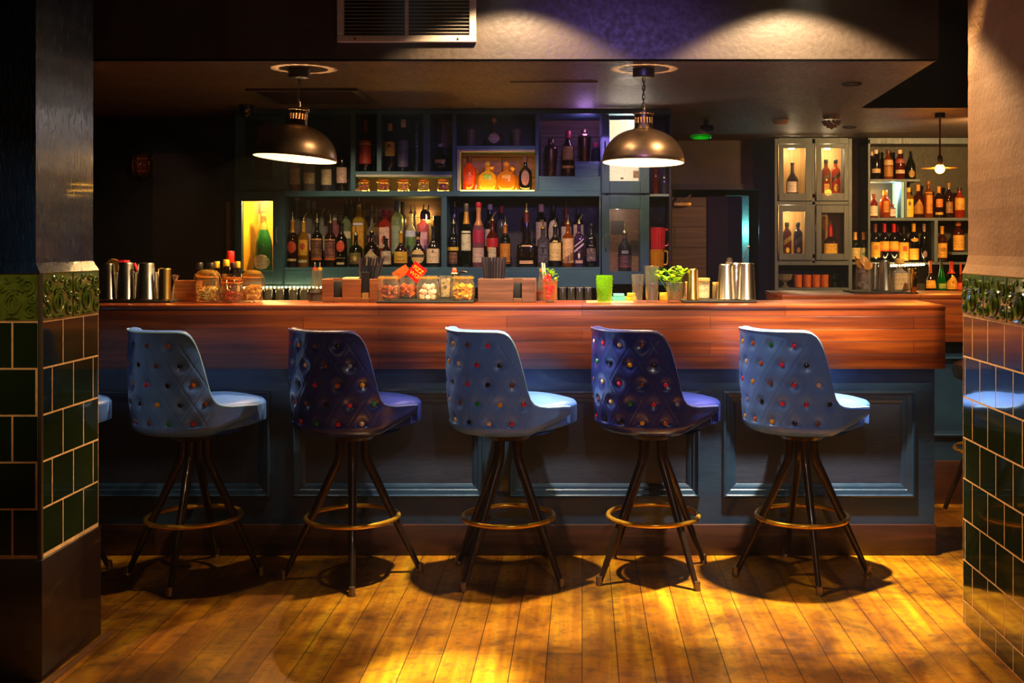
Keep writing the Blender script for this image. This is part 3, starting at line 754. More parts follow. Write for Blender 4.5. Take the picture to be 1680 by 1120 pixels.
GL = {'amber': ('5a1e06', .12), 'dark': ('140a08', .0), 'black': ('08070a', .0), 'green': ('12802a', .12), 'dgreen': ('16200c', .05), 'clear': ('d8d4cc', .62), 'frost': ('b8b0ac', .4), 'gold': ('d89a20', .35),
      'yellow': ('e8c83c', .35), 'red': ('d8401c', .25), 'pink': ('d88a98', .45), 'pale': ('b8c8a0', .45), 'brown': ('3a160a', .05), 'whisky': ('b8580c', .3), 'deep': ('7a1c0c', .2), 'purple': ('4a2a5a', .1), 'navy': ('0c0e1c', .0), 'orange': ('e8660c', .4), 'port': ('4a0c14', .1), 'smoke': ('6a6070', .35)}
def bottle(px, top, w_, d, zb, shape, body, caps, labels, text, group=None, name='liquor_bottle', yoff=0, cat='bottle'):
    pr, ex, sy = SHAPES[shape]
    tot = Z(top, d)-zb; x = X(px, d); Rm = w_*d/F/2
    capadd = 0
    for c_ in caps:
        if c_[0] == 'P': capadd = .055
        if c_[0] in 'KT': capadd = max(capadd, c_[2] if len(c_) > 2 else .03)
    Hh = tot-capadd
    if shape in ('patron', 'flask'): Hh = tot/1.0; 
    root = thing(name, text, cat, (x, d, zb), group)
    n = 28 if ex else 20
    prof = [(0, 0)]+[(r*Rm, t*Hh) for t, r in pr]+[(0, pr[-1][0]*Hh)]
    exf = (lambda r: ex(r) if r > .55*Rm else 2) if ex else None
    cc, tr = GL[body]
    mat = glass(cc, tr, .04) if tr > 0 else plain(cc, .12, 0, .5, .1)
    MB().lathe(prof, n=n, ex=exf, sy=sy).build('glass_body', mat, root, True, 50)
    rn = pr[-1][1]*Rm; zt = pr[-1][0]*Hh
    for c_ in caps:
        k = c_[0]
        if k == 'P':
            col = c_[1] if len(c_) > 1 else 'c8b890'; a = c_[2] if len(c_) > 2 else 0
            m = plain(col, .25, .9)
            b = MB(); b.lathe([(0, 0), (rn*.95, 0), (rn*.8, .008), (.0055, .016), (.0045, .022), (0, .022)], (0, 0, zt), 12)
            b.tube([(0, 0, zt+.02), (a*.008, -.001, zt+.034), (a*.022, -.003, zt+.055)], [.0048, .0042, .003], 8)
            b.build('pourer', m, root)
        elif k == 'C':      # screw cap
            h = c_[2] if len(c_) > 2 else .03
            MB().lathe([(rn*1.06, zt-h), (rn*1.12, zt-h+.002), (rn*1.12, zt-.002), (rn*1.0, zt+.001), (0, zt+.001)], n=16).build('cap', plain(c_[1], .4), root)
        elif k == 'T':      # stopper above the mouth
            h = c_[2]; rr = rn*(c_[3] if len(c_) > 3 else 1.25)
            MB().lathe([(0, zt), (rr*.9, zt), (rr, zt+.003), (rr, zt+h-.003), (rr*.9, zt+h), (0, zt+h)], n=16).build('stopper', plain(c_[1], .45), root)
        elif k == 'K':      # round cork
            h = c_[2]; b = MB(); b.blob((0, 0, zt+h*.5), h*.55, 12, 8, 0); b.build('round_stopper', plain(c_[1], .5), root)
        elif k == 'F':      # foil over the neck, following the glass
            f = c_[2]; ts = [pr[-1][0]-f+f*i/8 for i in range(9)]
            MB().lathe([(interp(pr, t)*Rm+.0008, t*Hh) for t in ts]+[(0, zt+.001)], n=16).build('neck_foil', plain(c_[1], .35, .2), root)
    for lb_ in labels:
        if lb_[0] == 'x':   # lettering: ('x', text, t, height, colour)
            vs, fs = text_mesh(lb_[1]); s = lb_[3]; tv = []
            for (a, b_, _) in vs:
                t = lb_[2]+(b_-.35)*s/Hh; r = interp(pr, t)*Rm
                tv.append(shell_pt(pr, ex, sy, Rm, Hh, a*s/r, t, .0016))
            MB().add(tv, fs).build('lettering', plain(lb_[4], .5), root, False); continue
        sh, t0, t1, col = lb_[:4]; hw = lb_[4] if len(lb_) > 4 else .86; ink = lb_[5] if len(lb_) > 5 else '1c1410'
        nu, nv = 15, 11; vs, fs = [], []
        for j in range(nv):
            v = j/(nv-1); t = t0+(t1-t0)*v; q = hw; lo = 0
            if sh == 'o': q = hw*math.sqrt(max(.0, 1-(2*v-1)**2))
            elif sh == 'h': q = hw*min(1, (1-v)/.5+.04)     # house-shaped, pointed top
            elif sh == 'd': q = hw                          # slanting band
            for i in range(nu):
                u = (2*i/(nu-1)-1)*q
                tt = t + (u*.10 if sh == 'd' else 0)
                vs.append(shell_pt(pr, ex, sy, Rm, Hh, u, tt, .0012 if sh == 'b' else .0007))
        for j in range(nv-1):
            for i in range(nu-1): fs.append((j*nu+i, j*nu+i+1, (j+1)*nu+i+1, (j+1)*nu+i))
        m = paper(col, ink) if sh != 'b' else plain(col, .5)
        MB().add(vs, fs).build('label_band' if sh in 'bd' else 'label', m, root)
    return root
# caps shorthand
PO, PL, PRt = ('P',), ('P', 'c8b890', -1), ('P', 'c8b890', 1)
CR = 'e2c69a'
gA = 'front row of spirits on the lower left shelf'
A = [  # px, top, w, shape, glass, caps, labels, label
 (480, 347, 18, 'rum', 'brown', [PO, ('F', 'b8802c', .26)], [('o', .30, .56, 'b8401c', .8), ('r', .13, .18, 'e0c080', .8)], 'brown rum bottle with round red label, first on the lower left shelf'),
 (498, 349, 18, 'rum', 'gold', [PRt, ('F', 'c89a3c', .22)], [('r', .26, .60, 'e0a428', .85), ('o', .38, .53, 'a82a20', .5), ('r', .10, .16, 'd8d0a0', .8)], 'clear rum bottle with broad yellow label and red oval, second on the lower left shelf'),
 (520, 350, 19, 'tall', 'black', [PO], [('r', .16, .58, '4a2c28', .9, 'c8862c'), ('b', .60, .635, 'c88a4c', .9), ('b', .16, .20, 'd86a1c', .9)], 'black bottle with orange-banded picture label, left one of a matching pair'),
 (542, 351, 19, 'tall', 'brown', [PO], [('r', .16, .58, '5a302c', .9, 'd8968c'), ('b', .60, .63, 'b88a60', .9), ('b', .16, .20, 'd86a1c', .9)], 'brown bottle with orange-banded picture label, right one of a matching pair'),
 (560, 366, 19, 'rum', 'black', [('F', '14100e', .26)], [('o', .34, .60, 'd8502c', .7), ('r', .06, .11, 'e0c890', .65), ('x', '7', .27, .016, 'f0d8a0'), ('b', .205, .212, 'd8b878', .85)], 'black-capped dark rum bottle with orange emblem and the figure 7'),
 (584, 372, 22, 'stout', 'dgreen', [PO], [('r', .10, .46, '54481f', .82, 'd0b060'), ('o', .2, .36, 'e0c070', .3)], 'stout dark green bottle with framed square label'),
 (610, 366, 25, 'stout', 'dark', [('P', 'e8c860', 1)], [('h', .04, .50, 'dcc094', .93)], 'dark stout bottle with large cream pointed label and tilted gold pourer'),
 (634, 391, 18, 'stout', 'brown', [('F', '1a1210', .2)], [('r', .1, .56, 'dcc8a8', .9), ('o', .2, .42, 'a88a70', .6)], 'short dark bottle with square white label and round crest'),
 (658, 367, 23, 'cognac', 'brown', [('F', 'c88a20', .3), PO], [('r', .12, .45, 'e4b030', .93), ('x', 'Hennessy', .30, .0075, '3a2410'), ('b', .17, .19, 'a84a20', .7)], 'amber-necked brandy bottle with bright yellow label'),
 (686, 380, 22, 'cognac', 'dark', [('F', 'b88a50', .22), ('C', '141010', .03)], [('o', .08, .52, 'e4bc70', .95), ('b', .28, .36, '3a3430', .9)], 'dark brandy bottle with round cream label crossed by a black band'),
 (711, 371, 23, 'cognac', 'dark', [('F', '1a1414', .30)], [('r', .10, .45, 'e4c496', .93), ('o', .34, .42, '8a6a50', .18)], 'dark brandy bottle with wide cream label, last before the shelf divider'),
]
for a in A: bottle(a[0], a[1], a[2], 6.97, z1, *a[3:], group=gA)
zr = z1+.065; gB = 'back row of spirits on the lower left shelf'
B = [
 (487, 321, 15, 7.13, 'slim', 'frost', [('T', 'a89c98', .03, 1.3)], [], 'tall frosted vodka bottle behind the first two rum bottles'),
 (505, 328, 15, 7.13, 'tall', 'frost', [('C', '8a8a98', .05)], [('r', .1, .4, 'b8b0c0', .8)], 'frosted bottle with long silver cap behind the yellow-labelled rum'),
 (515, 330, 14, 7.20, 'tall', 'frost', [('C', 'a8a0a0', .05)], [], 'second frosted bottle half behind the silver-capped frosted one'),
 (528, 341, 17, 7.12, 'gin', 'clear', [('P', 'e0c890', 1)], [('r', .15, .5, 'a8b48a', .85), ('o', .25, .42, '3a8a2c', .45)], 'clear bottle with green leaf label and slanted pourer'),
 (537, 344, 16, 7.20, 'gin', 'clear', [('P', 'c8b8a0', .5)], [], 'clear bottle half behind the one with the green leaf label'),
 (549, 352, 17, 7.12, 'gin', 'pink', [('C', 'b8b0a0', .035)], [('r', .2, .5, 'd86a7a', .85)], 'rose-tinted bottle with wide silver cap and pink label'),
 (558, 353, 15, 7.20, 'gin', 'clear', [('C', 'b0a8a0', .035)], [], 'clear silver-capped bottle half behind the rose-tinted one'),
 (568, 324, 18, 7.12, 'rum', 'pale', [('P', 'd8d0c0', 0), ('F', '1a1410', .2)], [('r', .36, .5, 'd8c8a0', .9)], 'pale yellow-green bottle behind the black rum with the figure 7'),
 (577, 326, 16, 7.20, 'rum', 'pale', [('P', 'd8d0c0', 0)], [], 'pale bottle half behind the yellow-green one'),
 (589, 321, 20, 7.12, 'square', 'yellow', [('P', 'd8c8a0', 0)], [('r', .15, .58, 'd8982c', .9), ('b', .6, .64, 'd8ccf0', .8)], 'square bottle of yellow spirit with orange label, tallest on the lower left shelf'),
 (597, 331, 14, 7.20, 'square', 'yellow', [('P', 'c8b890', 0)], [], 'second yellow bottle half behind the square orange-labelled one'),
 (610, 337, 18, 7.12, 'stout', 'clear', [PO], [('r', .2, .5, '2a2430', .8), ('o', .3, .46, 'e0607a', .5)], 'clear bottle with yellowish shoulders above the cream pointed label'),
 (617, 338, 15, 7.20, 'stout', 'yellow', [PO], [], 'yellow-shouldered bottle half behind the clear one with two pourers'),
 (632, 344, 21, 7.12, 'square', 'red', [('C', 'b81420', .045)], [('r', .18, .62, 'e8b8a0', .78), ('o', .25, .45, 'a8342c', .4)], 'orange-red gin bottle with red cap and pale label'),
 (640, 345, 16, 7.20, 'square', 'red', [('C', 'a81420', .045)], [], 'red-capped gin bottle half behind the orange-red one'),
 (652, 329, 20, 7.12, 'tall', 'pale', [('C', '5a5a58', .07)], [('r', .05, .55, '9aa88a', .85, '3a6a4a')], 'tall pale green bottle with long grey cap'),
 (660, 331, 16, 7.20, 'tall', 'smoke', [('C', '2a2024', .06)], [], 'dark-capped bottle half behind the tall pale green one'),
 (674, 336, 19, 7.12, 'stout', 'clear', [PO], [('r', .15, .45, '6a8a4a', .9), ('r', .46, .6, 'c8d0e0', .8)], 'clear bottle with green label in front of the glowing bulb'),
 (681, 337, 14, 7.20, 'stout', 'smoke', [PO], [], 'smoky bottle half behind the green-labelled one by the bulb'),
 (694, 335, 19, 7.12, 'gin', 'pink', [('C', '5a1820', .04), ('P', '3a3030', .3)], [('r', .12, .56, 'd8a0a0', .8, 'a83040')], 'pink gin bottle with dark red cap beside the glowing bulb'),
 (702, 336, 15, 7.20, 'gin', 'clear', [('C', '4a1820', .04), ('P', '3a3030', .3)], [], 'clear bottle half behind the pink gin bottle'),
 (717, 354, 13, 7.14, 'cyl', 'black', [], [], 'slim black bottle tube behind the last cream-labelled brandy'),
]
for a in B: bottle(a[0], a[1], a[2], a[3], zr, *a[4:], group=gB)
gC = 'front row of spirits on the lower right shelf'
C_ = [
 (744, 352, 20, 'rum', 'black', [PO], [('b', .38, .46, 'c8a428', .85), ('r', .08, .34, '4a2a1c', .7, 'd8903c')], 'black liqueur bottle with yellow band, first on the lower right shelf'),
 (765, 334, 17, 'slim', 'dgreen', [('F', 'd09428', .32), ('C', '5a5040', .05)], [('r', .26, .52, 'd8cca0', .9), ('b', .54, .57, 'e0d8b0', .9)], 'tall dark green slim bottle with pale label and yellow neck band'),
 (785, 331, 20, 'rum', 'pink', [('T', 'c02030', .035, 1.2), ('F', 'd08a50', .3)], [('r', .08, .32, 'd8b49a', .9), ('b', .40, .62, 'a82040', .9)], 'rose liqueur bottle with red stopper and pale lower label'),
 (808, 347, 20, 'rum', 'deep', [PRt], [('r', .12, .42, 'e0c898', .62), ('b', .43, .62, 'b81c1c', .93), ('d', .42, .50, 'e0a020', .8)], 'red and white labelled aperitif bottle with slanting yellow band'),
 (829, 354, 18, 'rum', 'dgreen', [PO, ('F', 'c87a1c', .2)], [('r', .12, .56, 'd8881c', .92, '5a2a08'), ('b', .08, .10, 'c05a20', .9)], 'dark bottle with tall orange label, beside the wide gap on the lower right shelf'),
 (864, 333, 32, 'decanter', 'dark', [('P', 'e8dca0', 0), ('F', '6a2a20', .2)], [('r', .06, .12, 'dca870', .68), ('b', .37, .40, 'c89a50', .5)], 'broad square decanter bottle with ribbed neck and narrow cream label'),
 (891, 360, 19, 'square', 'smoke', [('P', 'd8a428', 0)], [('r', .08, .62, '241c22', .9, '8a7a80'), ('x', "JACK DANIEL'S", .55, .0055, 'c8b8c0'), ('o', .38, .5, '4a4048', .5), ('x', 'Old No.7', .44, .005, 'c8b8c0')], 'square whiskey bottle with black label and white lettering'),
 (911, 357, 20, 'wine', 'dark', [PO, ('F', '1c1816', .28)], [('r', .16, .60, 'e4c07c', .95), ('b', .62, .645, 'e8b040', .4)], 'dark bottle with tall cream label and gold neck tag'),
 (932, 352, 19, 'tall', 'whisky', [PO], [('r', .10, .66, 'dcaa74', .93), ('d', .08, .26, '6a2a10', .9)], 'amber whisky bottle with cream label cut by a slanting lower edge'),
 (950, 352, 17, 'square', 'purple', [PRt], [('d', .42, .47, 'c8a8c0', .9), ('d', .54, .57, 'c8a8c0', .9), ('r', .09, .16, 'b88a80', .7), ('o', .19, .33, 'e0c8b0', .22)], 'purple square whisky bottle with slanting stripes'),
 (970, 367, 18, 'rum', 'navy', [('C', '141218', .02)], [('x', 'Kraken', .50, .0095, 'c8b0a8'), ('r', .14, .44, '3a2830', .85, 'b89a98'), ('b', .2, .21, 'b89a98', .6)], 'short black rum bottle with pale lettering, last on the lower right shelf'),
]
for a in C_: bottle(a[0], a[1], a[2], 6.97, z1, *a[3:], group=gC)
gD = 'back row of spirits on the lower right shelf'
D_ = [
 (746, 330, 19, 'slim', 'smoke', [PO], [], 'smoky clear bottle behind the black yellow-banded liqueur'),
 (804, 335, 18, 'rum', 'dark', [('C', 'e0c0b0', .035)], [('r', .2, .52, 'c8aaa8', .85)], 'white-capped dark bottle behind the red and white aperitif'),
 (823, 338, 17, 'tall', 'smoke', [('C', 'b82820', .045)], [], 'red-capped clear bottle behind the tall orange label'),
 (888, 335, 19, 'tall', 'dark', [('C', 'e0b090', .05)], [('r', .2, .66, '9a8080', .9)], 'dark bottle with pale pink cap behind the black-labelled square whiskey'),
 (908, 336, 18, 'tall', 'black', [('C', '1c1820', .05)], [('o', .2, .72, 'a08a88', .9)], 'black-capped bottle with rounded pale label behind the tall cream label'),
 (929, 328, 18, 'tall', 'brown', [PO, ('F', '8a3424', .26)], [('r', .3, .62, 'a89088', .9)], 'bottle with long red-brown neck behind the amber whisky'),
 (949, 342, 18, 'tall', 'dark', [('C', '3a3040', .04)], [('r', .3, .66, 'a08888', .9)], 'dark bottle with pale label behind the purple striped whisky'),
]
for a in D_: bottle(a[0], a[1], a[2], 7.15, zr, *a[3:], group=gD)
gE = 'spirits on the upper shelves of the back bar'
def up(zb, d, *rows):
    for a in rows: bottle(a[0], a[1], a[2], d, zb, *a[3:], group=gE)
up(z2, 7.0,
 (484, 232, 18, 'tall', 'whisky', [('C', '3a1c14', .04)], [('r', .14, .46, 'e4cc94', .93)], 'whisky bottle with cream label, first of four under the left pendant'),
 (508, 234, 19, 'tall', 'clear', [('C', '3a2c20', .04)], [('r', .16, .38, 'e0c890', .93)], 'clear bottle with lower cream label, second of four under the left pendant'),
 (536, 232, 18, 'tall', 'smoke', [('C', '2a2018', .04)], [('r', .13, .44, 'e0cc9c', .93)], 'smoky bottle with cream label, third of four under the left pendant'),
 (561, 238, 18, 'tall', 'dark', [('C', '1c1414', .04)], [('r', .18, .52, 'd8b0a0', .93)], 'dark bottle with pinkish label, fourth of four under the left pendant'))
up(z3, 7.0,
 (600, 197, 22, 'rum', 'black', [('F', '6a1420', .25)], [('r', .16, .60, 'b83420', .9, '5a1418'), ('b', .52, .545, 'e0b080', .9)], 'large dark bottle with red and orange label on the upper left shelf'),
 (640, 203, 18, 'rum', 'dark', [('C', 'd8a030', .045)], [('r', .33, .62, 'e0ae2c', .93), ('o', .5, .58, '3a2a10', .3)], 'dark bottle with yellow cap and yellow label on the upper shelf'),
 (662, 196, 18, 'tall', 'navy', [('C', 'c8a8b0', .05)], [('r', .1, .60, '4a5a80', .93, 'd08a70')], 'dark bottle with pale cap and multicoloured label on the upper shelf'),
 (723, 236, 32, 'globe', 'black', [('C', 'b89a90', .02)], [('r', .32, .44, 'c8923c', .55)], 'round black flagon with small gold label on the upper shelf'))
bottle(613, 202, 13, 7.14, z3, 'tall', 'dark', [('C', '5a1820', .05)], [], 'narrow red-capped bottle half behind the large red-labelled one', gE)
tb = thing('bottle_tube', 'tall black presentation tube with faint grey lettering beside the pale-capped bottle', 'gift tube', (X(684, 7.0), 7.0, z3), gE)
MB().lathe([(0, 0), (.027, 0), (.027, .29), (0, .29)], n=24).build('tube', plain('0c0b0d', .4), tb); MB().lathe([(.0273, .265), (.0278, .266), (.0278, .305), (.026, .307), (0, .307)], n=24).build('lid', plain('141316', .4), tb)
b = MB()
for i in range(4): b.box(-.008, -.0285, .225-.022*i, .008, -.027, .231-.022*i)
b.build('print', plain('8a8a90', .5), tb, False)
up(zE, 7.02, (811, 193, 33, 'globe', 'smoke', [('K', 'b8803c', .034)], [('o', .14, .62, 'e0b898', .55)], 'round blue-grey tequila flagon with oval peach label between two cups'))
for px, lab in ((773, 'grey-brown patterned cup left of the round tequila flagon'), (848, 'grey-brown patterned cup right of the round tequila flagon')):
    c_ = thing('tiki_cup', lab, 'cup', (X(px, 7.02), 7.02, zE)); r_ = 8.2*7.02/F
    MB().lathe([(0, 0), (r_*.86, 0), (r_*.9, .004), (r_, .113), (r_*.92, .113), (r_*.85, .02), (0, .02)], n=24).build('cup_body', plain('6a5648', .5, 0, .1), c_)
    b = MB()
    for i in range(4): b.ring((0, 0, .02+.026*i), r_*(.905+.028*i), .0016, 24, 5)
    b.build('ridges', plain('8a7460', .5), c_)
up(z2, 7.0,
 (770, 257, 21, 'rum', 'orange', [('C', '5a2a20', .04)], [('o', .18, .52, 'c8481c', .8)], 'orange rum bottle with round label at the left of the lit niche'),
 (800, 265, 30, 'patron', 'yellow', [('K', 'b8842c', .034)], [('r', .40, .58, '9ab820', .45)], 'squat tequila bottle with green label and round stopper in the lit niche'),
 (831, 265, 31, 'patron', 'gold', [('K', 'c07a2c', .034)], [('r', .42, .56, 'd89030', .5)], 'squat tequila bottle of golden spirit with round stopper in the lit niche'),
 (862, 257, 22, 'flask', 'black', [('T', '6a4430', .04, 1.2)], [('o', .16, .62, '7a4c44', .6)], 'black flask-shaped bottle with portrait label at the right of the lit niche'))
bottle(781, 276, 20, 7.15, z2, 'rum', 'gold', [('C', '7a4a20', .03)], [], 'golden bottle half behind the orange rum in the lit niche', gE)
bottle(807, 270, 22, 7.16, z2, 'patron', 'gold', [('K', 'c08a30', .032)], [], 'tequila bottle half behind the green-labelled one in the lit niche', gE)
bottle(841, 271, 20, 7.16, z2, 'patron', 'gold', [('K', 'c08a30', .032)], [], 'tequila bottle half behind the golden one in the lit niche', gE)
up(zG, 7.0, (932, 215, 20, 'rum', 'port', [('C', 'a81c38', .045)], [('r', .36, .66, 'b88a40', .85), ('b', .18, .24, 'd8902c', .9)], 'ruby red-capped bottle between the two cobbler shakers'))
bottle(977, 234, 14, 7.16, 1.904, 'rum', 'smoke', [('C', 'c01c48', .05)], [], 'red-capped bottle behind the shaker on the raised block', gE)
for px, d, zb, top, lab in ((904, 7.0, zG, 227, 'dark copper cobbler shaker left of the ruby bottle'), (959, 7.0, 1.904, 211, 'dark cobbler shaker standing on the raised block')):
    hh = Z(top, d)-zb; r_ = 11*d/F; s_ = thing('cocktail_shaker', lab, 'cocktail shaker', (X(px, d), d, zb), 'cobbler shakers on the upper shelf')
    m = plain('6a4a40', .25, .9)
    MB().lathe([(0, 0), (r_*.68, 0), (r_*.72, .004), (r_*.94, hh*.5), (r_, hh*.68), (0, hh*.68)], n=28).build('tin_body', m, s_)
    MB().lathe([(r_, hh*.68), (r_*1.02, hh*.70), (r_*.95, hh*.76), (r_*.6, hh*.83), (r_*.5, hh*.84), (0, hh*.84)], n=28).build('strainer_top', m, s_)
    MB().lathe([(r_*.5, hh*.83), (r_*.5, hh*.95), (r_*.42, hh*.99), (0, hh)], n=24).build('cap', m, s_)
cm = bottle(432, 347, 30, 7.0, Z(446, SD), 'champ', 'green', [('F', '9a7a28', .30), ('F', '5a3a14', .2)], [('o', .03, .29, 'dcc49a', .86)], 'green champagne magnum with gold foil in the lit yellow cupboard', None, 'champagne_bottle')
bottle(1025, 367, 22, 7.0, Z(446, SD), 'rum', 'navy', [PO, ('F', '5a3a40', .15)], [('r', .10, .42, '2c2040', .9, 'b84a4a'), ('b', .12, .15, 'a03a30', .9), ('b', .46, .54, '8a8098', .5)], 'dark bottle with blue and red label behind the lower right cupboard glass')
# small clip-top jars on the LED shelf
def clip_jar(x, y, zb, r, h, label, group, lidc, tilt=0, name='clip_top_jar', rz=0, fill=None):
    j = thing(name, label, 'jar', (x, y, zb), group)
    hb = h*.76; t_ = .0028
    pr = [(r*.8, 0), (r*.96, h*.03), (r, h*.09), (r, hb*.72), (r*.95, hb*.82), (r*.84, hb*.91), (r*.84, hb), (r*.84-t_, hb), (r*.84-t_, hb*.91), (r*.95-t_, hb*.81), (r-t_, hb*.71), (r-t_, h*.11), (r*.9, h*.06), (0, h*.055)]
    MB().lathe([(0, 0)]+pr, n=32).build('glass_body', M_CLEAR, j, True, 40)
    MB().lathe([(0, hb+.002), (r*.9, hb+.002), (r*.92, hb+.006), (r*.9, h*.88), (r*.78, h*.95), (r*.3, h), (0, h)], n=32).build('glass_lid', glass(lidc, .75, .04), j, True, 40)
    MB().ring((0, 0, hb+.001), r*.88, r*.05, 32, 8).build('rubber_seal', plain('d8862c', .5), j)
    b = MB(); m = .0016
    b.ring((0, 0, hb*.9), r*.87, m, 32, 6); b.ring((0, 0, h*.88), r*.9, m, 32, 6)
    a0 = rz
    def pol(a, rr, z): return (rr*math.cos(a), rr*math.sin(a), z)
    b.tube([pol(a0-.35, r*.9, h*.88), pol(a0-.3, r*1.08, hb*.98), pol(a0-.22, r*1.12, hb*.7), pol(a0, r*1.13, hb*.62), pol(a0+.22, r*1.12, hb*.7), pol(a0+.3, r*1.08, hb*.98), pol(a0+.35, r*.9, h*.88)], m*1.2, 6)
    b.tube([pol(a0+PI-.3, r*.88, hb*.9), pol(a0+PI-.25, r*1.1, hb*.95), pol(a0+PI, r*1.13, h*.87), pol(a0+PI+.25, r*1.1, hb*.95), pol(a0+PI+.3, r*.88, hb*.9)], m*1.2, 6)
    b.build('wire_clip', plain('d0b070', .25, .9), j); return j
def heap(name, label, cat, x, y, zb, r, h, n, mk, m, seed=1):
    rr = random.Random(seed); b = MB()
    for i in range(n):
        a = rr.uniform(0, 2*PI); q = r*math.sqrt(rr.uniform(.0, 1)); z = rr.uniform(.0, 1)*h
        mk(b, (x+q*math.cos(a), y+q*math.sin(a), zb+z), rr)
    o = tag(b.build(name, m), label, cat); o['kind'] = 'stuff'; return o
def chip(b, p, rr, l=.02, w_=.006, t_=.0012):
    mt = Matrix.Rotation(rr.uniform(0, 6.28), 3, 'Z') @ Matrix.Rotation(rr.uniform(-.9, .9), 3, 'Y') @ Matrix.Rotation(rr.uniform(-1, 1), 3, 'X')
    q = [Vector(c_) for c_ in ((-l/2, -w_/2, -t_), (l/2, -w_/2, 0), (l/2, w_/2, 0), (-l/2, w_/2, -t_), (-l/2, -w_/2, t_), (l/2, -w_/2, 2*t_), (l/2, w_/2, 2*t_), (-l/2, w_/2, t_))]
    b.add([(mt @ v+Vector(p))[:] for v in q], [(3, 2, 1, 0), (4, 5, 6, 7), (0, 1, 5, 4), (1, 2, 6, 5), (2, 3, 7, 6), (3, 0, 4, 7)])
for i, (px, lab, c_) in enumerate(((597, 'first small clip-top jar on the glowing shelf, with reddish spice', 'b8482c'), (629, 'second small clip-top jar on the glowing shelf, with orange pieces', 'b84a14'), (662, 'middle small clip-top jar on the glowing shelf, with pale yellow filling', 'd8982c'), (695, 'fourth small clip-top jar on the glowing shelf, almost clear inside', 'c8a83c'), (727, 'last small clip-top jar on the glowing shelf, beside the lit niche', 'a84034'))):
    x = X(px, 6.99); clip_jar(x, 6.99, z2, .036, .082, lab, 'clip-top jars on the LED shelf', 'e8b860', rz=-.3+.1*i)
    heap('spice', lab.split(' small')[0].replace('first', 'reddish spice').replace('second', 'orange pieces').replace('middle', 'pale yellow filling').replace('fourth', 'greenish filling').replace('last', 'dark red spice')+' filling that small jar on the glowing shelf', 'spice', x, 6.99, z2+.008, .027, .042, 60, lambda b, p, rr: b.blob(p, .006, 6, 4, .2, rr), plain(c_, .6), 20+i)
# stack of plastic pitchers on the side shelf
for px, y0, y1, c_, lab in ((1076, 438, 463, '3a9a2c', 'green plastic pitcher at the bottom of the stack'), (1079, 409, 441, 'd88a14', 'yellow plastic pitcher in the middle of the stack'), (1081, 373, 411, 'd02c3c', 'red plastic pitcher on top of the stack')):
    d = 6.99; zb = Z(y1, d)+.002 if y1 < 460 else zbot+.022; hh = Z(y0, d)-zb; r_ = 12*d/F
    p_ = thing('plastic_pitcher', lab, 'pitcher', (X(px-2, d), d, zb), 'plastic pitchers stacked by the shelving'); m = plain(c_, .35, 0, .2, .06)
    MB().lathe([(0, 0), (r_*.85, 0), (r_*.88, .004), (r_, hh-.01), (r_*1.05, hh-.008), (r_*1.05, hh), (r_*.97, hh), (r_*.8, .01), (0, .01)], n=28).build('pitcher_body', m, p_)
    b = MB()
    for k in range(16): a = 2*PI*k/16; b.tube([(r_*.9*math.cos(a), r_*.9*math.sin(a), .01), (r_*1.01*math.cos(a), r_*1.01*math.sin(a), hh-.012)], .0035, 5)
    b.build('ribs', m, p_)
    MB().tube([(r_*.9, 0, hh*.92), (r_*1.45, 0, hh*.90), (r_*1.6, 0, hh*.7), (r_*1.55, 0, hh*.35), (r_*1.35, 0, hh*.2), (r_*.85, 0, hh*.2)], .0065, 8).build('handle', m, p_)
# two tall things on the side shelf in shadow
bottle(1076, 262, 12, 7.02, Z(318, SD)+.0, 'tall', 'deep', [('C', '7a1c14', .04)], [], 'tall red bottle in shadow on the side shelf right of the lamp', None)
bottle(1090, 270, 11, 7.06, Z(318, SD)+.0, 'slim', 'smoke', [], [], 'tall smoky bottle in shadow at the outer end of the side shelf', None)

# ------------------------------------------------------------------ FAR CABINETS AND SHELVES
FD, FB = 8.72, 8.985
far = thing('wall_cabinet', 'grey-blue cabinet with four lit glazed doors in the far corner', 'cabinet', (X(1335, FD), 8.85, 1.0))
def Q(mb, name, m=None, par=None): return inbar(mb.build(name, m or M_GREYCAB, None, False), par or far)
def fb(a, b_, y0, y1, d0=FD, d1=FB, bev=.003): return MB().box(X(a, FD), d0, Z(y1, FD), X(b_, FD), d1, min(ZC-.002, Z(y0, FD)), bev)
Q(fb(1271, 1277, 227, 476), 'side'); Q(fb(1392, 1398, 227, 476), 'side'); Q(fb(1332, 1338, 227, 432), 'divider'); Q(fb(1277, 1392, 226, 236), 'top_rail'); Q(fb(1277, 1392, 330, 336), 'shelf'); Q(fb(1277, 1392, 427, 435), 'shelf')
Q(fb(1277, 1392, 472, 479), 'shelf'); Q(fb(1277, 1392, 435, 472, FB-.012, FB, 0), 'back_panel', M_BROWNW); Q(fb(1277, 1392, 236, 427, FB-.012, FB, 0), 'lining', M_LIGHTW)
for (a, b_, ya, yb, x0, x1, y0, y1) in ((1285, 1321, 243, 317, 1277, 1332, 236, 330), (1347, 1384, 243, 317, 1338, 1392, 236, 330), (1284, 1320, 347, 416, 1277, 1332, 336, 427), (1347, 1384, 349, 416, 1338, 1392, 336, 427)):
    b = MB()
    for q in ((x0+.6, a, y0+.6, y1-.6), (b_, x1-.6, y0+.6, y1-.6), (a, b_, y0+.6, ya), (a, b_, yb, y1-.6)): b.box(X(q[0], FD), FD-.018, Z(q[3], FD), X(q[1], FD), FD-.001, Z(q[2], FD), .002)
    d = Q(b, 'cabinet_door'); MB().box(X(a, FD), FD-.01, Z(yb, FD), X(b_, FD), FD-.007, Z(ya, FD)).build('door_glass', M_PANE, d, False)
zf1, zf2 = Z(317, FD)-.004, Z(416, FD)-.004
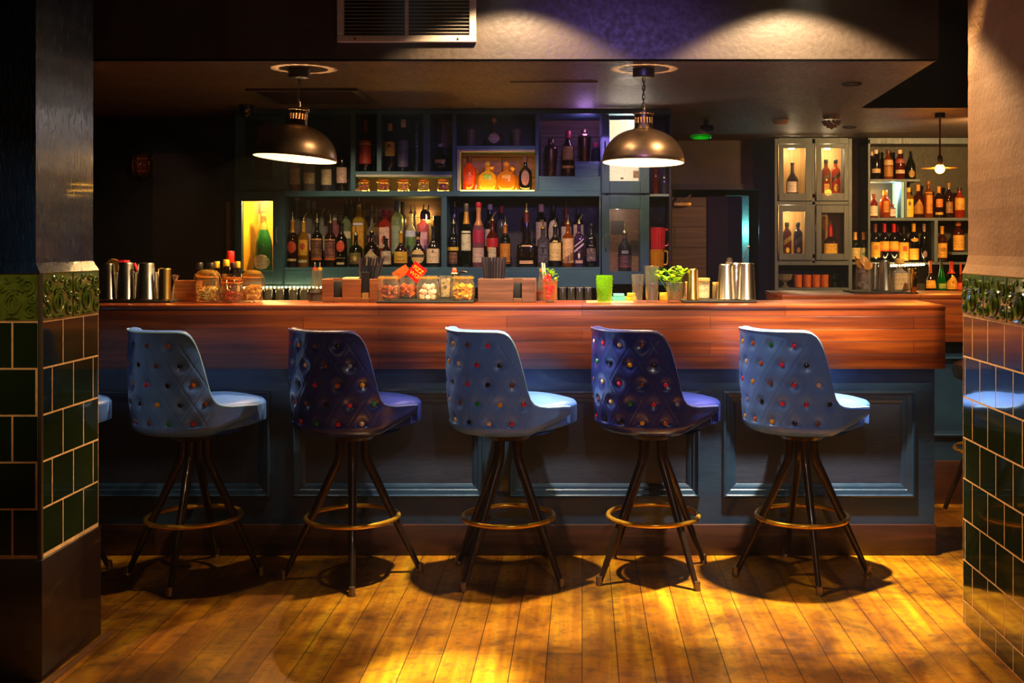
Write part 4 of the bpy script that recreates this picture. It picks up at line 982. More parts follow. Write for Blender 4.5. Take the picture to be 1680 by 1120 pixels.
Q(MB().box(X(1277, FD), FD, zf1-.03, X(1392, FD), FB-.013, zf1), 'cabinet_floor', M_LIGHTW); Q(MB().box(X(1277, FD), FD, zf2-.03, X(1392, FD), FB-.013, zf2), 'cabinet_floor', M_LIGHTW)
for px, py in ((1303, 244), (1363, 244), (1296, 346)):
    z = Z(py-3, FD)
    p_ = MB().lathe([(0, -.008), (.022, -.008), (.024, 0), (0, 0)], n=16).build('puck_light', emit('ffdca0', 40)); inbar(p_, far); p_.location = Vector((X(px, FD), FD+.13, z))
gF = 'whisky bottles in the far glazed cabinet'
def fr(zb, d, grp, *rows):
    for a in rows: bottle(a[0], a[1], a[2], d, zb, *a[3:], group=grp)
fr(zf1, 8.82, gF,
 (1300, 267, 20, 'cognac', 'port', [('F', '16140f', .34)], [('r', .06, .40, 'f0e0d0', .93)], 'black-necked bottle with white label alone in the upper left glazed door'),
 (1355, 262, 14, 'square', 'whisky', [('C', '14100c', .03)], [('d', .44, .54, '4a3a10', .93), ('r', .08, .3, 'e0a420', .6)], 'left amber whisky bottle behind the upper right glazed door'),
 (1371, 262, 14, 'square', 'orange', [('C', '14100c', .03)], [('d', .44, .56, '2a1c0c', .93), ('o', .08, .3, 'e0b030', .6)], 'right orange whisky bottle behind the upper right glazed door'))
fr(zf2, 8.82, gF,
 (1291, 365, 14, 'square', 'deep', [('C', '14100c', .03)], [('d', .36, .52, '8a6a14', .93), ('o', .04, .22, 'e0b830', .4)], 'left red-brown whisky bottle behind the lower left glazed door'),
 (1309, 365, 14, 'square', 'purple', [('C', '14100c', .03)], [('d', .36, .52, '5a4a6a', .93), ('o', .04, .22, 'd8b080', .4)], 'right purple-labelled whisky bottle behind the lower left glazed door'),
 (1362, 369, 24, 'maker', 'brown', [('F', 'b81a14', .40)], [('r', .02, .36, 'e8b83c', .95)], 'bourbon bottle with red wax neck alone behind the lower right glazed door'))
zf3 = Z(472, FD)
gw = 'orange cups under the far cabinet'
for i, px in enumerate((1309, 1324, 1338.5, 1352.5)):
    r_ = 6.6*8.84/F; b = MB().lathe([(0, 0), (r_*.9, 0), (r_, .004), (r_*1.02, .098), (r_*.9, .1), (r_*.88, .02), (0, .02)], n=20)
    o = b.build('ceramic_cup', plain('b85a14', .5, 0, .2, .2)); o.location = (X(px, 8.84), 8.84, zf3)
    tag(o, ('first', 'second', 'third', 'fourth')[i]+' orange cup from the glass bowl under the far cabinet', 'cup', gw)
bw = thing('cut_glass_bowl', 'sparkling cut-glass bowl at the left end of the open shelf under the far cabinet', 'bowl', (X(1288, 8.84), 8.84, zf3))
b = MB().lathe([(0, 0), (.03, 0), (.032, .006), (.012, .02), (.014, .035), (.05, .06), (.062, .10), (.058, .102), (.048, .064), (.01, .045), (0, .044)], n=14); b.build('glass_body', glass('e8e0d0', .7, .03, 2.5), bw, False)
MB().ring((0, 0, .101), .06, .003, 28, 6).build('rim', plain('e0c080', .2, .8), bw)
bottle(1368, 440, 14, 8.84, zf3, 'tall', 'dgreen', [], [], 'tall green bottle in shadow beside the orange cups', None)
o = MB().lathe([(0, 0), (.024, 0), (.028, .05), (.026, .05), (.022, .006), (0, .006)], n=20).build('small_glass', glass('7a8a70', .6)); o.location = (X(1383, 8.84), 8.84, zf3); tag(o, 'small dim glass at the right end of the shelf under the far cabinet', 'glass')
# open shelving next to it
fs_ = thing('shelf_unit', 'open grey shelving of spirits behind the bare bulb, next to the tiled pillar', 'shelf unit', (X(1510, FD), 8.85, .95))
def Q2(mb, name, m=None): return Q(mb, name, m, fs_)
Q2(fb(1424, 1428, 228, 490), 'upright'); Q2(fb(1484, 1488, 297, 359), 'upright'); Q2(fb(1533, 1539, 361, 432), 'upright'); Q2(fb(1424, 1640, 226, 236), 'top_rail')
for a, b_, y0, y1 in ((1428, 1510, 293.5, 298), (1428, 1640, 357, 362), (1428, 1640, 430, 434), (1398, 1424, 430, 434), (1562, 1640, 413.5, 418)): Q2(fb(a, b_, y0, y1), 'shelf')
Q2(fb(1424, 1640, 236, 490, FB-.006, FB, 0), 'back_panel', painted('olive_back_paint', '2a2414', '383018', .6, 0, .2))
Q2(MB().box(X(1479, FD), FD+.01, Z(357, FD), X(1484, FD), FB-.01, Z(298, FD)), 'niche_side', plain('8ac8d8', .5))
zg1, zg2, zg3, zg4 = Z(293.5, FD), Z(357, FD), Z(430, FD), Z(413.5, FD)
gG = 'spirits on the far shelving'
fr(zg1, 8.80, gG,
 (1437, 246, 15, 'rum', 'dark', [('C', 'e0c0a0', .03)], [('r', .22, .36, 'd8b080', .93)], 'dark pale-capped bottle with thin cream band, first on the top far shelf'),
 (1457, 246, 16, 'rum', 'whisky', [('C', '5a3418', .03)], [('r', .48, .66, 'c8a070', .93), ('r', .1, .44, 'a8701c', .9)], 'amber bottle with pale upper label on the top far shelf'),
 (1476, 246, 16, 'rum', 'deep', [('C', 'e8c0a0', .03)], [('r', .55, .7, '9a4a40', .93), ('r', .20, .32, 'd8b898', .93)], 'red bottle with pale cap on the top far shelf'),
 (1494, 248, 16, 'champ', 'dgreen', [], [('o', .06, .34, 'a87a28', .6)], 'dark long-necked bottle alone at the end of the top far shelf'))
fr(zg1, 8.92, gG,
 (1430, 249, 12, 'rum', 'dark', [('C', 'd0b090', .03)], [], 'bottle half behind the first one on the top far shelf'),
 (1447, 250, 12, 'rum', 'black', [], [], 'black bottle half behind the amber one on the top far shelf'),
 (1466, 250, 13, 'rum', 'black', [], [], 'black bottle between the amber and red ones on the top far shelf'))
fr(zg2, 8.80, gG,
 (1433, 318, 14, 'rum', 'deep', [('C', '7a2a14', .03)], [('r', .08, .5, 'f0e0c8', .93)], 'white-labelled bottle in the glowing niche of the far shelving'),
 (1452, 312, 17, 'rum', 'whisky', [('C', 'c8881c', .04)], [('r', .2, .6, 'd8881c', .5)], 'tall amber bottle in the glowing niche of the far shelving'),
 (1464, 335, 10, 'square', 'deep', [('C', '8a2a24', .02)], [('r', .12, .66, 'e8d0c8', .93)], 'miniature with pale label in the glowing niche of the far shelving'),
 (1490.5, 308, 14, 'square', 'gold', [('C', 'e0b840', .035)], [('r', .03, .62, 'e8c420', .95), ('o', .4, .55, 'b88a10', .4)], 'bright yellow labelled bottle first on the middle far shelf'),
 (1506, 303, 17, 'stout', 'amber', [('C', 'd89028', .05)], [('h', .12, .56, 'b8781c', .9)], 'brown bottle with pointed label on the middle far shelf'),
 (1523, 297, 16, 'rum', 'whisky', [('C', '8a5a20', .03)], [('r', .12, .62, 'd8861c', .6), ('b', .66, .7, 'c88a2c', .9)], 'tall amber ridged bottle on the middle far shelf'),
 (1540, 306, 14, 'rum', 'brown', [('C', 'd88a2c', .05)], [('r', .34, .60, 'd87a28', .8), ('r', .1, .18, 'e0a848', .9)], 'brown bottle with small orange labels on the middle far shelf'),
 (1556.5, 300, 14, 'rum', 'brown', [('C', '8a6028', .04)], [('r', .14, .46, '7a4a1c', .8, 'd8a040')], 'dark brown bottle near the end of the middle far shelf'),
 (1574, 308, 17, 'rum', 'red', [('C', '2a1a10', .02)], [('r', .26, .66, 'd89a30', .93)], 'red bottle with big orange label nearest the pillar on the middle far shelf'))
fr(zg3, 8.80, gG,
 (1436, 367, 16, 'wine', 'black', [('F', '6a3420', .22)], [('r', .12, .52, 'e8a82c', .95), ('o', .32, .45, 'b87820', .5)], 'wine bottle with square yellow label, first on the lower far shelf'),
 (1451, 367, 15.5, 'wine', 'black', [('F', 'b8181c', .22)], [('r', .31, .54, 'e8ac3c', .95), ('b', .28, .32, 'c84a1c', .95)], 'red-topped wine bottle, left one of the matching pair'),
 (1466.5, 367, 15.5, 'wine', 'black', [('F', 'c81c1c', .22)], [('r', .31, .54, 'e8ac3c', .95), ('b', .28, .32, 'c84a1c', .95)], 'red-topped wine bottle, right one of the matching pair'),
 (1482.5, 370, 16.5, 'wine', 'black', [('F', '14100e', .2)], [('r', .04, .54, 'e8b03c', .95), ('r', .30, .44, 'c0401c', .4)], 'black-topped wine bottle with tall yellow label and red mark'),
 (1499, 366, 16.5, 'wine', 'black', [('F', 'd89428', .22)], [('r', .06, .35, 'e8b03c', .93), ('o', .52, .62, 'd89a3c', .75)], 'gold-topped bottle with two yellow labels on the lower far shelf'),
 (1516, 367, 14, 'rum', 'black', [('F', '8a6a58', .2)], [('o', .12, .3, '8a6a70', .5)], 'dark bottle with round grey mark, last before the far upright'),
 (1545.5, 371, 16, 'rum', 'amber', [('F', 'd08a1c', .22)], [('r', .12, .53, 'e8aa3c', .93), ('o', .28, .42, 'b8782c', .6)], 'amber bottle with square yellow label right of the far upright'))
bottle(1473, 368, 12, 8.92, zg3, 'wine', 'black', [('F', 'b8181c', .22)], [], 'third red-topped wine bottle standing behind the matching pair', gG)
bottle(1403, 381, 15, 8.80, zg3, 'wine', 'dgreen', [('F', 'e0aa4c', .25)], [('r', .1, .48, 'e0c880', .93)], 'gold-topped bottle left of its twin beside the glazed cabinet', 'gold-topped bottles beside the glazed cabinet')
bottle(1417, 381, 15, 8.80, zg3, 'wine', 'dgreen', [('F', 'e0aa4c', .25)], [('r', .1, .48, 'c8bc90', .93), ('o', .2, .36, '5a8a78', .6)], 'gold-topped bottle with blue-green label mark beside the glazed cabinet', 'gold-topped bottles beside the glazed cabinet')
bottle(1572, 362, 19, 8.80, zg4, 'rum', 'amber', [('C', 'b8641c', .04)], [('r', .06, .54, 'e8a83c', .95)], 'bottle with big square yellow label on the small raised far shelf', gG)
wt2 = thing('back_counter', 'dim worktop below the far shelving behind the second bar', 'counter', (X(1520, 8.6), 8.56, 0))
inbar(MB().box(X(1400, 8.6), 8.42, .92, X(1640, 8.6), 8.70, .955, .004).build('worktop', plain('3a2a1c', .35)), wt2)
inbar(MB().box(X(1403, 8.6), 8.45, 0, X(1637, 8.6), 8.70, .919).build('base_cabinets', M_DARK, None, False), wt2)
fr(.955, 8.55, 'bottles on the far worktop',
 (1526.5, 428, 18, 'cognac', 'brown', [('F', 'c85a1c', .3)], [('r', .32, .52, 'e8ac3c', .9)], 'brown bottle with orange neck just right of the brass beer tap'),
 (1544.5, 425, 16, 'champ', 'green', [('F', '2a2a14', .2)], [('r', .3, .42, '9ab04a', .7)], 'green bottle between two yellow-labelled bottles on the far worktop'),
 (1561, 429, 18, 'wine', 'black', [('F', 'c0381c', .3)], [('h', .30, .66, 'e8a83c', .95), ('o', .44, .52, 'a8581c', .15)], 'red-necked bottle with arched yellow label on the far worktop'),
 (1576, 431, 13, 'cognac', 'deep', [('F', 'c84a1c', .3)], [('r', .3, .48, 'd84a20', .9)], 'red-orange bottle touching the edge of the tiled pillar'))
leds('light_string', 'bright string lights along the back edge of the second bar', [(X(1436+i*4.4, 8.66), 8.66, Z(437-i*.18, 8.66)) for i in range(19)], .009, emit('ffd890', 40))
# bare bulb with flat disc shade on a red cord
pb = thing('pendant_lamp', 'bare glowing bulb under a flat disc shade on a red cord before the far shelves', 'pendant lamp', (X(1542, 7.1), 7.1, Z(277, 7.1)))
MB().blob((0, 0, 0), .030, 16, 10, 0).build('bulb', emit('ff9a30', 700), pb)
MB().lathe([(.022, .010), (.115, .004), (.118, .0055), (.022, .014)], n=36, closed=True).build('disc_shade', plain('c8a060', .35, .4), pb)
MB().lathe([(0, .018), (.018, .018), (.018, .075), (.01, .085), (0, .085)], n=16).build('lamp_holder', M_BLACK, pb)
MB().tube([(0, 0, .08), (0, 0, ZC-.02-Z(277, 7.1))], .006, 8).build('cord', plain('6a1014', .6), pb)
MB().lathe([(0, 0), (.032, 0), (.034, .03), (0, .03)], (0, 0, ZC-.031-Z(277, 7.1)), 20).build('ceiling_rose', M_BLACK, pb)
# ------------------------------------------------------------------ PENDANT LAMPS OVER THE BAR
LD = 5.31
M_SHADE = None
t = NT('tarnished_bronze'); n1 = t.noise(t.co(), 9, 5, .6); n2 = t.noise(t.co(), 60, 3)
M_SHADE = t.done(t.bsdf(t.ramp(n1, [(.3, '2c2018'), (.5, '58422e'), (.72, '74583e')]), t.ramp(n1, [(.3, (.42,)*3), (.7, (.3,)*3)]), .85, 0, t.bump(n2, .08, .001)))
M_WHITEIN = plain('f4efe2', .5, 0, 0, .02)
def pendant(px, yl, yr, label):
    k = LD/F; zr = Z((yl+yr)/2, LD); rr = .1935; x = X(px, LD)
    root = thing('pendant_lamp', label, 'pendant lamp', (x, LD, zr), 'domed bronze pendants over the bar')
    tilt = math.atan2((yl-yr)*k, 2*rr); nod = math.radians(2.2)
    piv = Vector((0, 0, .24)); M = Matrix.Translation(piv) @ Matrix.Rotation(-tilt, 4, 'Y') @ Matrix.Rotation(-nod, 4, 'X') @ Matrix.Translation(-piv)
    pr_o = [(rr, 0), (rr+.002, .004)]+[(rr*math.cos(a*PI/2)**.9 if a < 1 else 0, .004+.157*math.sin(a*PI/2)) for a in [i/16 for i in range(1, 15)]]
    pr_o = [(r, z) for r, z in pr_o if r > .046]+[(.046, .160)]
    pr_i = [(r-.003, max(.0, z-.004)) for r, z in reversed(pr_o)]
    b = MB().lathe(pr_o, n=56, mat=M); b.build('shade', M_SHADE, root, True, 50)
    b = MB().lathe(pr_i, n=56, mat=M); b.lathe([(pr_i[-1][0], 0), (rr, 0)], n=56, mat=M); b.build('white_lining', M_WHITEIN, root, True, 50)
    # slotted collar: solid bands above and below a ring of bars
    b = MB(); b.lathe([(.046, .158), (.0455, .158), (.043, .172), (.043, .186), (.041, .186), (.041, .158), (.044, .156)], n=40, closed=True, mat=M)
    b.lathe([(.043, .212), (.043, .226), (.050, .230), (.050, .238), (.042, .243), (.014, .245), (.014, .238), (.04, .232), (.041, .212)], n=40, closed=True, mat=M)
    for i in range(18):
        a = 2*PI*i/18; w_ = .0036
        q = []
        for z in (.184, .214):
            for (dr, dt) in ((.041, -w_), (.043, -w_), (.043, w_), (.041, w_)):
                q.append((M @ Vector((dr*math.cos(a)-dt*math.sin(a), dr*math.sin(a)+dt*math.cos(a), z)))[:])
        b.add(q, [(0, 1, 5, 4), (1, 2, 6, 5), (2, 3, 7, 6), (3, 0, 4, 7)])
    b.build('vented_collar', M_SHADE, root, True, 40)
    MB().blob((M @ Vector((0, 0, .085)))[:], .030, 16, 10, 0).build('bulb', glass('fff4e0', .97, .02), root); MB().blob((M @ Vector((0, 0, .085)))[:], .005, 8, 5, 0).build('filament', emit('fff0d0', 60), root)
    # chain and flex
    z0, z1_ = .243, 2.178-zr; n = 8; b = MB(); L = (z1_-z0)/n
    for i in range(n):
        zc = z0+L*(i+.5); pts = []
        for q in range(14):
            a = 2*PI*q/14; u, v = .0062*math.cos(a), (L*.5+.003)*math.sin(a)
            pts.append((u, 0, zc+v) if i % 2 else (0, u, zc+v))
        b.tube(pts, .0019, 5, closed=True)
    b.build('chain', plain('1c1410', .4, .7), root)
    MB().tube([(.006*math.sin(i*1.1), .006*math.cos(i*1.4), z0+(z1_-z0)*i/10) for i in range(11)], .0028, 6).build('flex', M_BLACK, root)
    MB().lathe([(0, z1_), (.046, z1_), (.052, z1_+.005), (.052, ZC-zr-.002), (0, ZC-zr-.002)], n=32).build('ceiling_rose', plain('15100e', .4), root)
    p = root.location+ (M @ Vector((0, 0, .085)))
    l = bpy.data.lights.new('pendant_bulb_light', 'POINT'); l.energy = PEND; l.color = (1, .68, .33); l.shadow_soft_size = .007
    lo = bpy.data.objects.new('pendant_bulb_light', l); COL.link(lo); lo.location = root.location+(M @ Vector((0, 0, .085)))
    return root
PEND = 190
pendant(491, 256, 266, 'left bronze dome pendant with slotted collar, tilted down to one side')
pendant(1056, 266.5, 268, 'right bronze dome pendant with slotted collar, hanging almost level')

# ------------------------------------------------------------------ CEILING AND WALL FITTINGS
gv = thing('air_grille', 'white slatted air vent with centre bar high on the dark bulkhead', 'air vent', (X(667, 5.0), 5.028, Z(0, 5.0)))
gx0, gx1, gz0, gz1 = X(553, 5.01), X(781, 5.01), Z(69, 5.01), Z(-75, 5.01)
b = MB(); fw = .03; y0, y1 = 5.005, 5.029
for q in ((gx0, gz0, gx1, gz0+fw), (gx0, gz1-fw, gx1, gz1), (gx0, gz0+fw, gx0+fw, gz1-fw), (gx1-fw, gz0+fw, gx1, gz1-fw), ((gx0+gx1)/2-.008, gz0+fw, (gx0+gx1)/2+.008, gz1-fw)):
    b.box(q[0], y0, q[1], q[2], y1, q[3], .003)
inbar(b.build('frame', plain('c8b4a4', .45), None, False), gv)
b = MB(); z = gz0+fw+.014
while z < gz1-fw: b.box(gx0+fw-.004, y0+.006, z-.0008, gx1-fw+.004, y1-.004, z+.0008, 0, Matrix.Rotation(.35, 3, 'X')); z += .0162
inbar(b.build('slats', plain('a8968a', .45), None, False), gv)
inbar(MB().box(gx0+.01, y1-.0015, gz0+.01, gx1-.01, y1-.0005, gz1-.01).build('dark_backing', plain('1a1016', .8), None, False), gv)
b = MB()
for sx in (.13, .87): b.blob((gx0+(gx1-gx0)*sx, y0-.001, gz0+.014), .0055, 8, 5, 0)
inbar(b.build('screws', plain('3a2418', .4, .6)), gv)
def on_ceiling(mb, name, m, label, cat, loc): o = mb.build(name, m); o.location = loc; return tag(o, label, cat)
cv = thing('ceiling_vent', 'dark square vent grille set in the low ceiling behind the left pendant', 'air vent', (-1.5, 6.27, ZC))
b = MB(); b.box(-.30, -.29, -.012, .30, -.25, -.001); b.box(-.30, .25, -.012, .30, .29, -.001); b.box(-.30, -.25, -.012, -.26, .25, -.001); b.box(.26, -.25, -.012, .30, .25, -.001); b.build('frame', plain('2a1e18', .5), cv, False)
b = MB()
for i in range(11): b.box(-.26, -.235+.044*i, -.010, .26, -.222+.044*i, -.002, 0, Matrix.Rotation(.5, 3, 'X'))
b.build('slats', plain('221814', .5), cv, False)
ch = tag(MB().box(X(842, 6.0), 5.72, ZC-.006, X(980, 5.9), 6.28, ZC+.004, .001).build('access_hatch', M_CEIL, None, False), 'flush rectangular hatch in the low ceiling between the two pendants', 'hatch')
on_ceiling(MB().lathe([(0, -.036), (.022, -.036), (.040, -.030), (.052, -.012), (.055, -.001), (0, -.001)], n=28), 'smoke_detector', plain('d8c8b8', .5), 'white round smoke detector on the low ceiling near the far cabinet', 'smoke detector', (X(1281, 7.5), 7.5, ZC))
for px, py, lab in ((1397, 137, 'small dark round downlight in the ceiling nearer the front'), (1394, 208, 'small dark round downlight in the ceiling above the far cabinet')):
    d = .83*F/(CY-py); on_ceiling(MB().lathe([(0, -.003), (.045, -.003), (.05, -.008), (.055, -.001), (0, -.001)], n=24), 'downlight', plain('1a1210', .4), lab, 'downlight', (X(px, d), d, ZC))
cl = thing('ceiling_light', 'small cut-crystal ceiling light sparkling near the far cabinet', 'ceiling light', (X(1364, 7.3), 7.3, ZC))
MB().lathe([(0, -.02), (.05, -.02), (.055, -.001), (0, -.001)], n=24).build('base', plain('6a5030', .3, .8), cl)
b = MB()
for rr, z, n in ((.055, -.035, 12), (.045, -.05, 10), (.028, -.065, 7), (.0, -.075, 1)):
    for i in range(n): a = 2*PI*i/n; b.blob((rr*math.cos(a), rr*math.sin(a), z), .010, 6, 4, 0)
b.build('crystals', plain('e8c8a0', .05, .9), cl, False)
# green emergency light
es = thing('emergency_light', 'small green-glowing emergency light hanging from the ceiling beyond the right pendant', 'emergency light', (X(1150, 7.5), 7.5, Z(226, 7.5)))
MB().lathe([(0, -.012), (.045, -.010), (.07, .0), (.074, .012), (.066, .020), (0, .022)], n=32, sy=.7).build('green_lens', glass('10c840', .3, .05), es)
MB().lathe([(0, -.004), (.04, -.003), (.055, .004), (0, .012)], n=24, sy=.7).build('lit_tube', emit('08ff48', 1.3), es)
MB().lathe([(0, .021), (.05, .021), (.012, .062), (0, .064)], n=24, sy=.7).build('pale_cone', plain('c8b890', .5), es)
b = MB().box(-.005, -.02, .04, .085, .05, .085, .012); b.box(.02, .0, .085, .05, .03, ZC-Z(226, 7.5)+.003); b.build('housing', M_BLACK, es)
cd = thing('security_camera', 'black dome camera in the dark corner above the upper left cupboard', 'camera', (X(404, 6.7), 6.7, ZC))
MB().lathe([(0, -.022), (.04, -.022), (.045, -.001), (0, -.001)], n=24).build('mount', M_BLACK, cd)
MB().lathe([(0, -.075), (.018, -.07), (.034, -.05), (.039, -.022), (0, -.022)], n=24).build('dome', plain('151515', .08, 0, .8), cd)
# copper bulkhead light on the dark wall
wl = thing('bulkhead_lamp', 'unlit copper cage bulkhead lamp on the dark wall beside the left pillar', 'wall lamp', (X(229, 7.22), 7.298, Z(271, 7.22)))
M_COP = plain('a8522c', .3, .9)
MB().lathe([(0, 0), (.052, 0), (.056, .01), (.05, .03), (0, .03)], n=28, sy=1.55, mat=Matrix.Rotation(PI/2, 4, 'X')).build('back_plate', M_COP, wl)
MB().lathe([(.044, .03), (.044, .075), (.036, .098), (.018, .112), (0, .115)], n=24, sy=1.6, mat=Matrix.Rotation(PI/2, 4, 'X')).build('glass_dome', glass('c87a4a', .6), wl)
b = MB()
for s in (-1, 0, 1): b.tube([(s*.03, -.03, .085-abs(s)*.015), (s*.03, -.10, .055), (s*.03, -.122, 0), (s*.03, -.10, -.055), (s*.03, -.03, -.085+abs(s)*.015)], .004, 6)
for z in (-.04, 0.0, .04): b.tube([(-.05, -.03, z), (-.048, -.09, z), (0, -.124, z), (.048, -.09, z), (.05, -.03, z)], .004, 6)
for sx, sz in ((-1, 1), (1, 1), (-1, -1), (1, -1)): b.blob((sx*.06, -.015, sz*.05), .012, 8, 5, 0)
b.build('cage', M_COP, wl)

# ------------------------------------------------------------------ THINGS ON THE MAIN BAR
CD = 5.22
def lt(name, label, cat, px, d, zb, prof, m, group=None, part=None, n=32, extra=(), sy=1, ex=None):
    """round thing drawn as (width_px, y_px) rings bottom to top at depth d"""
    pr = [(w_*d/F/2, max(0, Z(y, d)-zb)) for w_, y in prof]; pr[0] = (pr[0][0], 0)
    root = thing(name, label, cat, (X(px, d), d, zb), group)
    MB().lathe([(0, 0)]+pr+([(0, pr[-1][1])] if prof[-1][0] else []), n=n, sy=sy, ex=ex).build(part or 'body', m, root, True, 40)
    return root
def mat_(px0, px1, d0, d1, h, label, z=BT, name='bar_mat'):
    d = (d0+d1)/2; return tag(MB().box(X(px0, d0), d0, z+.0005, X(px1, d0), d1, z+h, .003).build(name, M_RUBBER), label, 'bar mat')
mat_(160, 279, 5.12, 5.34, .011, 'black rubber mat under the steel shaker tins beside the left pillar')
TT = BT+.0115
def tin(px, d, wt, wb, top, label, group, z=TT, m=None):
    """upturned shaker tin: wide mouth down, rolled rim and stepped base on top"""
    r = wb*d/F/2; rt = wt*d/F/2; h = Z(top, d)-z
    root = thing('shaker_tin', label, 'shaker tin', (X(px, d), d, z), group); mm = m or M_STEEL
    MB().lathe([(r*.99, 0), (r*1.03, .0015), (r*1.03, .004), (r, .0055), (rt*1.01, h*.965), (rt*.97, h*.985), (rt*.9, h), (rt*.82, h-.003), (0, h-.004)], n=40).build('body', mm, root, True, 40)
    MB().ring((0, 0, .003), r*1.03, .0018, 40, 6).build('rolled_rim', mm, root); return root
gT = 'shaker tins on the left bar mat'
tin(178, 5.18, 17, 26, 432, 'upturned steel shaker tin half behind the left pillar', gT)
tin(206.5, 5.18, 23, 28, 430, 'upturned steel shaker tin second from the left pillar, under the red strip', gT)
tin(240, 5.18, 25, 33, 431, 'upturned steel shaker tin third from the left pillar, the widest', gT)
tin(191, 5.28, 12, 15, 447, 'small steel tin between the first two upturned shaker tins', gT)
tin(223.5, 5.28, 12, 14, 446, 'small steel tin between the second and third upturned shaker tins', gT)
tin(257, 5.28, 12, 14, 446, 'small steel tin just right of the widest upturned shaker tin', gT)
tin(270, 5.17, 19.5, 20, 440, 'straight brass-toned tin at the end of the left bar mat', gT, m=M_BRASSTIN)
lt('jigger', 'hourglass steel jigger right of the straight brass-toned tin', 'jigger', 288, 5.26, BT, [(14, 491), (12, 480), (7, 466), (5, 463), (7, 460), (13, 452), (14, 451), (12, 451), (5, 461), (0, 461)], M_STEEL)
o = thing('bar_strainer', 'round yellowed strainer paddle propped behind the upturned tins', 'strainer', (X(184, 5.3), 5.315, BT))
MB().lathe([(0, -.004), (.036, -.004), (.04, 0), (.036, .004), (0, .004)], (0, 0, 0), 28, mat=Matrix.Translation((0, 0, Z(438, 5.31)-BT)) @ Matrix.Rotation(PI/2, 4, 'X')).build('paddle', plain('a8802c', .4, .3), o)
MB().tube([(.004, 0, Z(448, 5.31)-BT), (.008, 0, .0)], .007, 8).build('handle', plain('a8802c', .4, .3), o)
for px0, y0, px1, y1, lab in ((196, 429, 209, 429, 'flat red plastic strip lying across the second shaker tin'),):
    o = tag(MB().box(X(px0, 5.2), 5.17, Z(430.3, 5.2), X(px1, 5.2), 5.23, Z(427, 5.2), .002).build('plastic_strip', plain('d81428', .4)), lab, 'plastic strip')
tag(MB().tube([(X(219.5, 5.3), 5.305, Z(432, 5.3)), (X(226, 5.3), 5.305, Z(446, 5.3)), (X(229, 5.3), 5.305, BT+.001)], [.008, .008, .005], 8).build('bar_tool', plain('c81428', .4)), 'slanting red-handled bar tool between the second and third tins', 'bar tool')
# wooden box and jars
wb = thing('wooden_box', 'low brown wooden box behind the jar of pale shavings', 'box', (X(312, 5.3), 5.30, BT))
bw_ = 24*5.3/F/2+.02; b = MB().box(-bw_, -.06, 0, bw_, -.05, .052, .002); b.box(-bw_, .05, 0, bw_, .06, .052, .002); b.box(-bw_, -.05, 0, -bw_+.01, .05, .052); b.box(bw_-.01, -.05, 0, bw_, .05, .052); b.box(-bw_+.01, -.05, 0, bw_-.01, .05, .006); b.build('lower_crate', M_BOXW, wb, False)
b = MB().box(-bw_, -.06, .054, bw_, -.05, .098, .002); b.box(-bw_, .05, .054, bw_, .06, .098, .002); b.box(-bw_, -.05, .054, -bw_+.01, .05, .098); b.box(bw_-.01, -.05, .054, bw_, .05, .098); b.box(-bw_, -.05, .0525, bw_, .05, .06); b.build('upper_crate', M_BOXW, wb, False)
gj = 'clip-top jars of snacks on the bar'
def bigjar(px, d, wpx, top, label, rz, lidc='e8c060', z=BT):
    r = wpx*d/F/2; return clip_jar(X(px, d), d, z+.0005, r*.96, Z(top, d)-z, label, gj, lidc, rz=rz)
bigjar(340.5, 5.16, 41, 442, 'clip-top jar of pale shavings by the wooden box on the bar', -.2)
bigjar(380.5, 5.15, 38, 454, 'shorter clip-top jar with amber pieces between two taller jars', -1.4, 'd88a3c')
bigjar(414.5, 5.2, 35, 443, 'clip-top jar of popcorn and nuts left of the fairy lights', -.1)
heap('shavings', 'pale yellow shavings filling the jar by the wooden box', 'snack', X(340.5, 5.16), 5.16, BT+.014, .040, .056, 170, lambda b, p, rr: chip(b, p, rr, .026, .006), plain('f4e090', .6), 3)
heap('snack_pieces', 'amber pieces in the short jar between two taller jars', 'snack', X(380.5, 5.15), 5.15, BT+.012, .038, .036, 60, lambda b, p, rr: chip(b, p, rr, .022, .011), plain('d87a34', .55), 4)
heap('popcorn', 'popcorn and nuts filling the jar left of the fairy lights', 'snack', X(414.5, 5.2), 5.2, BT+.014, .036, .060, 130, lambda b, p, rr: b.blob(p, rr.uniform(.006, .010), 7, 5, .35, rr), plain('f0c060', .6), 5)
gb = 'small bottles behind the snack jars'
SHAPES['mini'] = ([(0, .95), (.02, 1), (.62, 1), (.72, .8), (.78, .5), (.97, .46), (1, .46)], None, 1)
SHAPES['jarb'] = ([(0, .95), (.02, 1), (.72, 1), (.80, .85), (.84, .7), (1, .7)], None, 1)
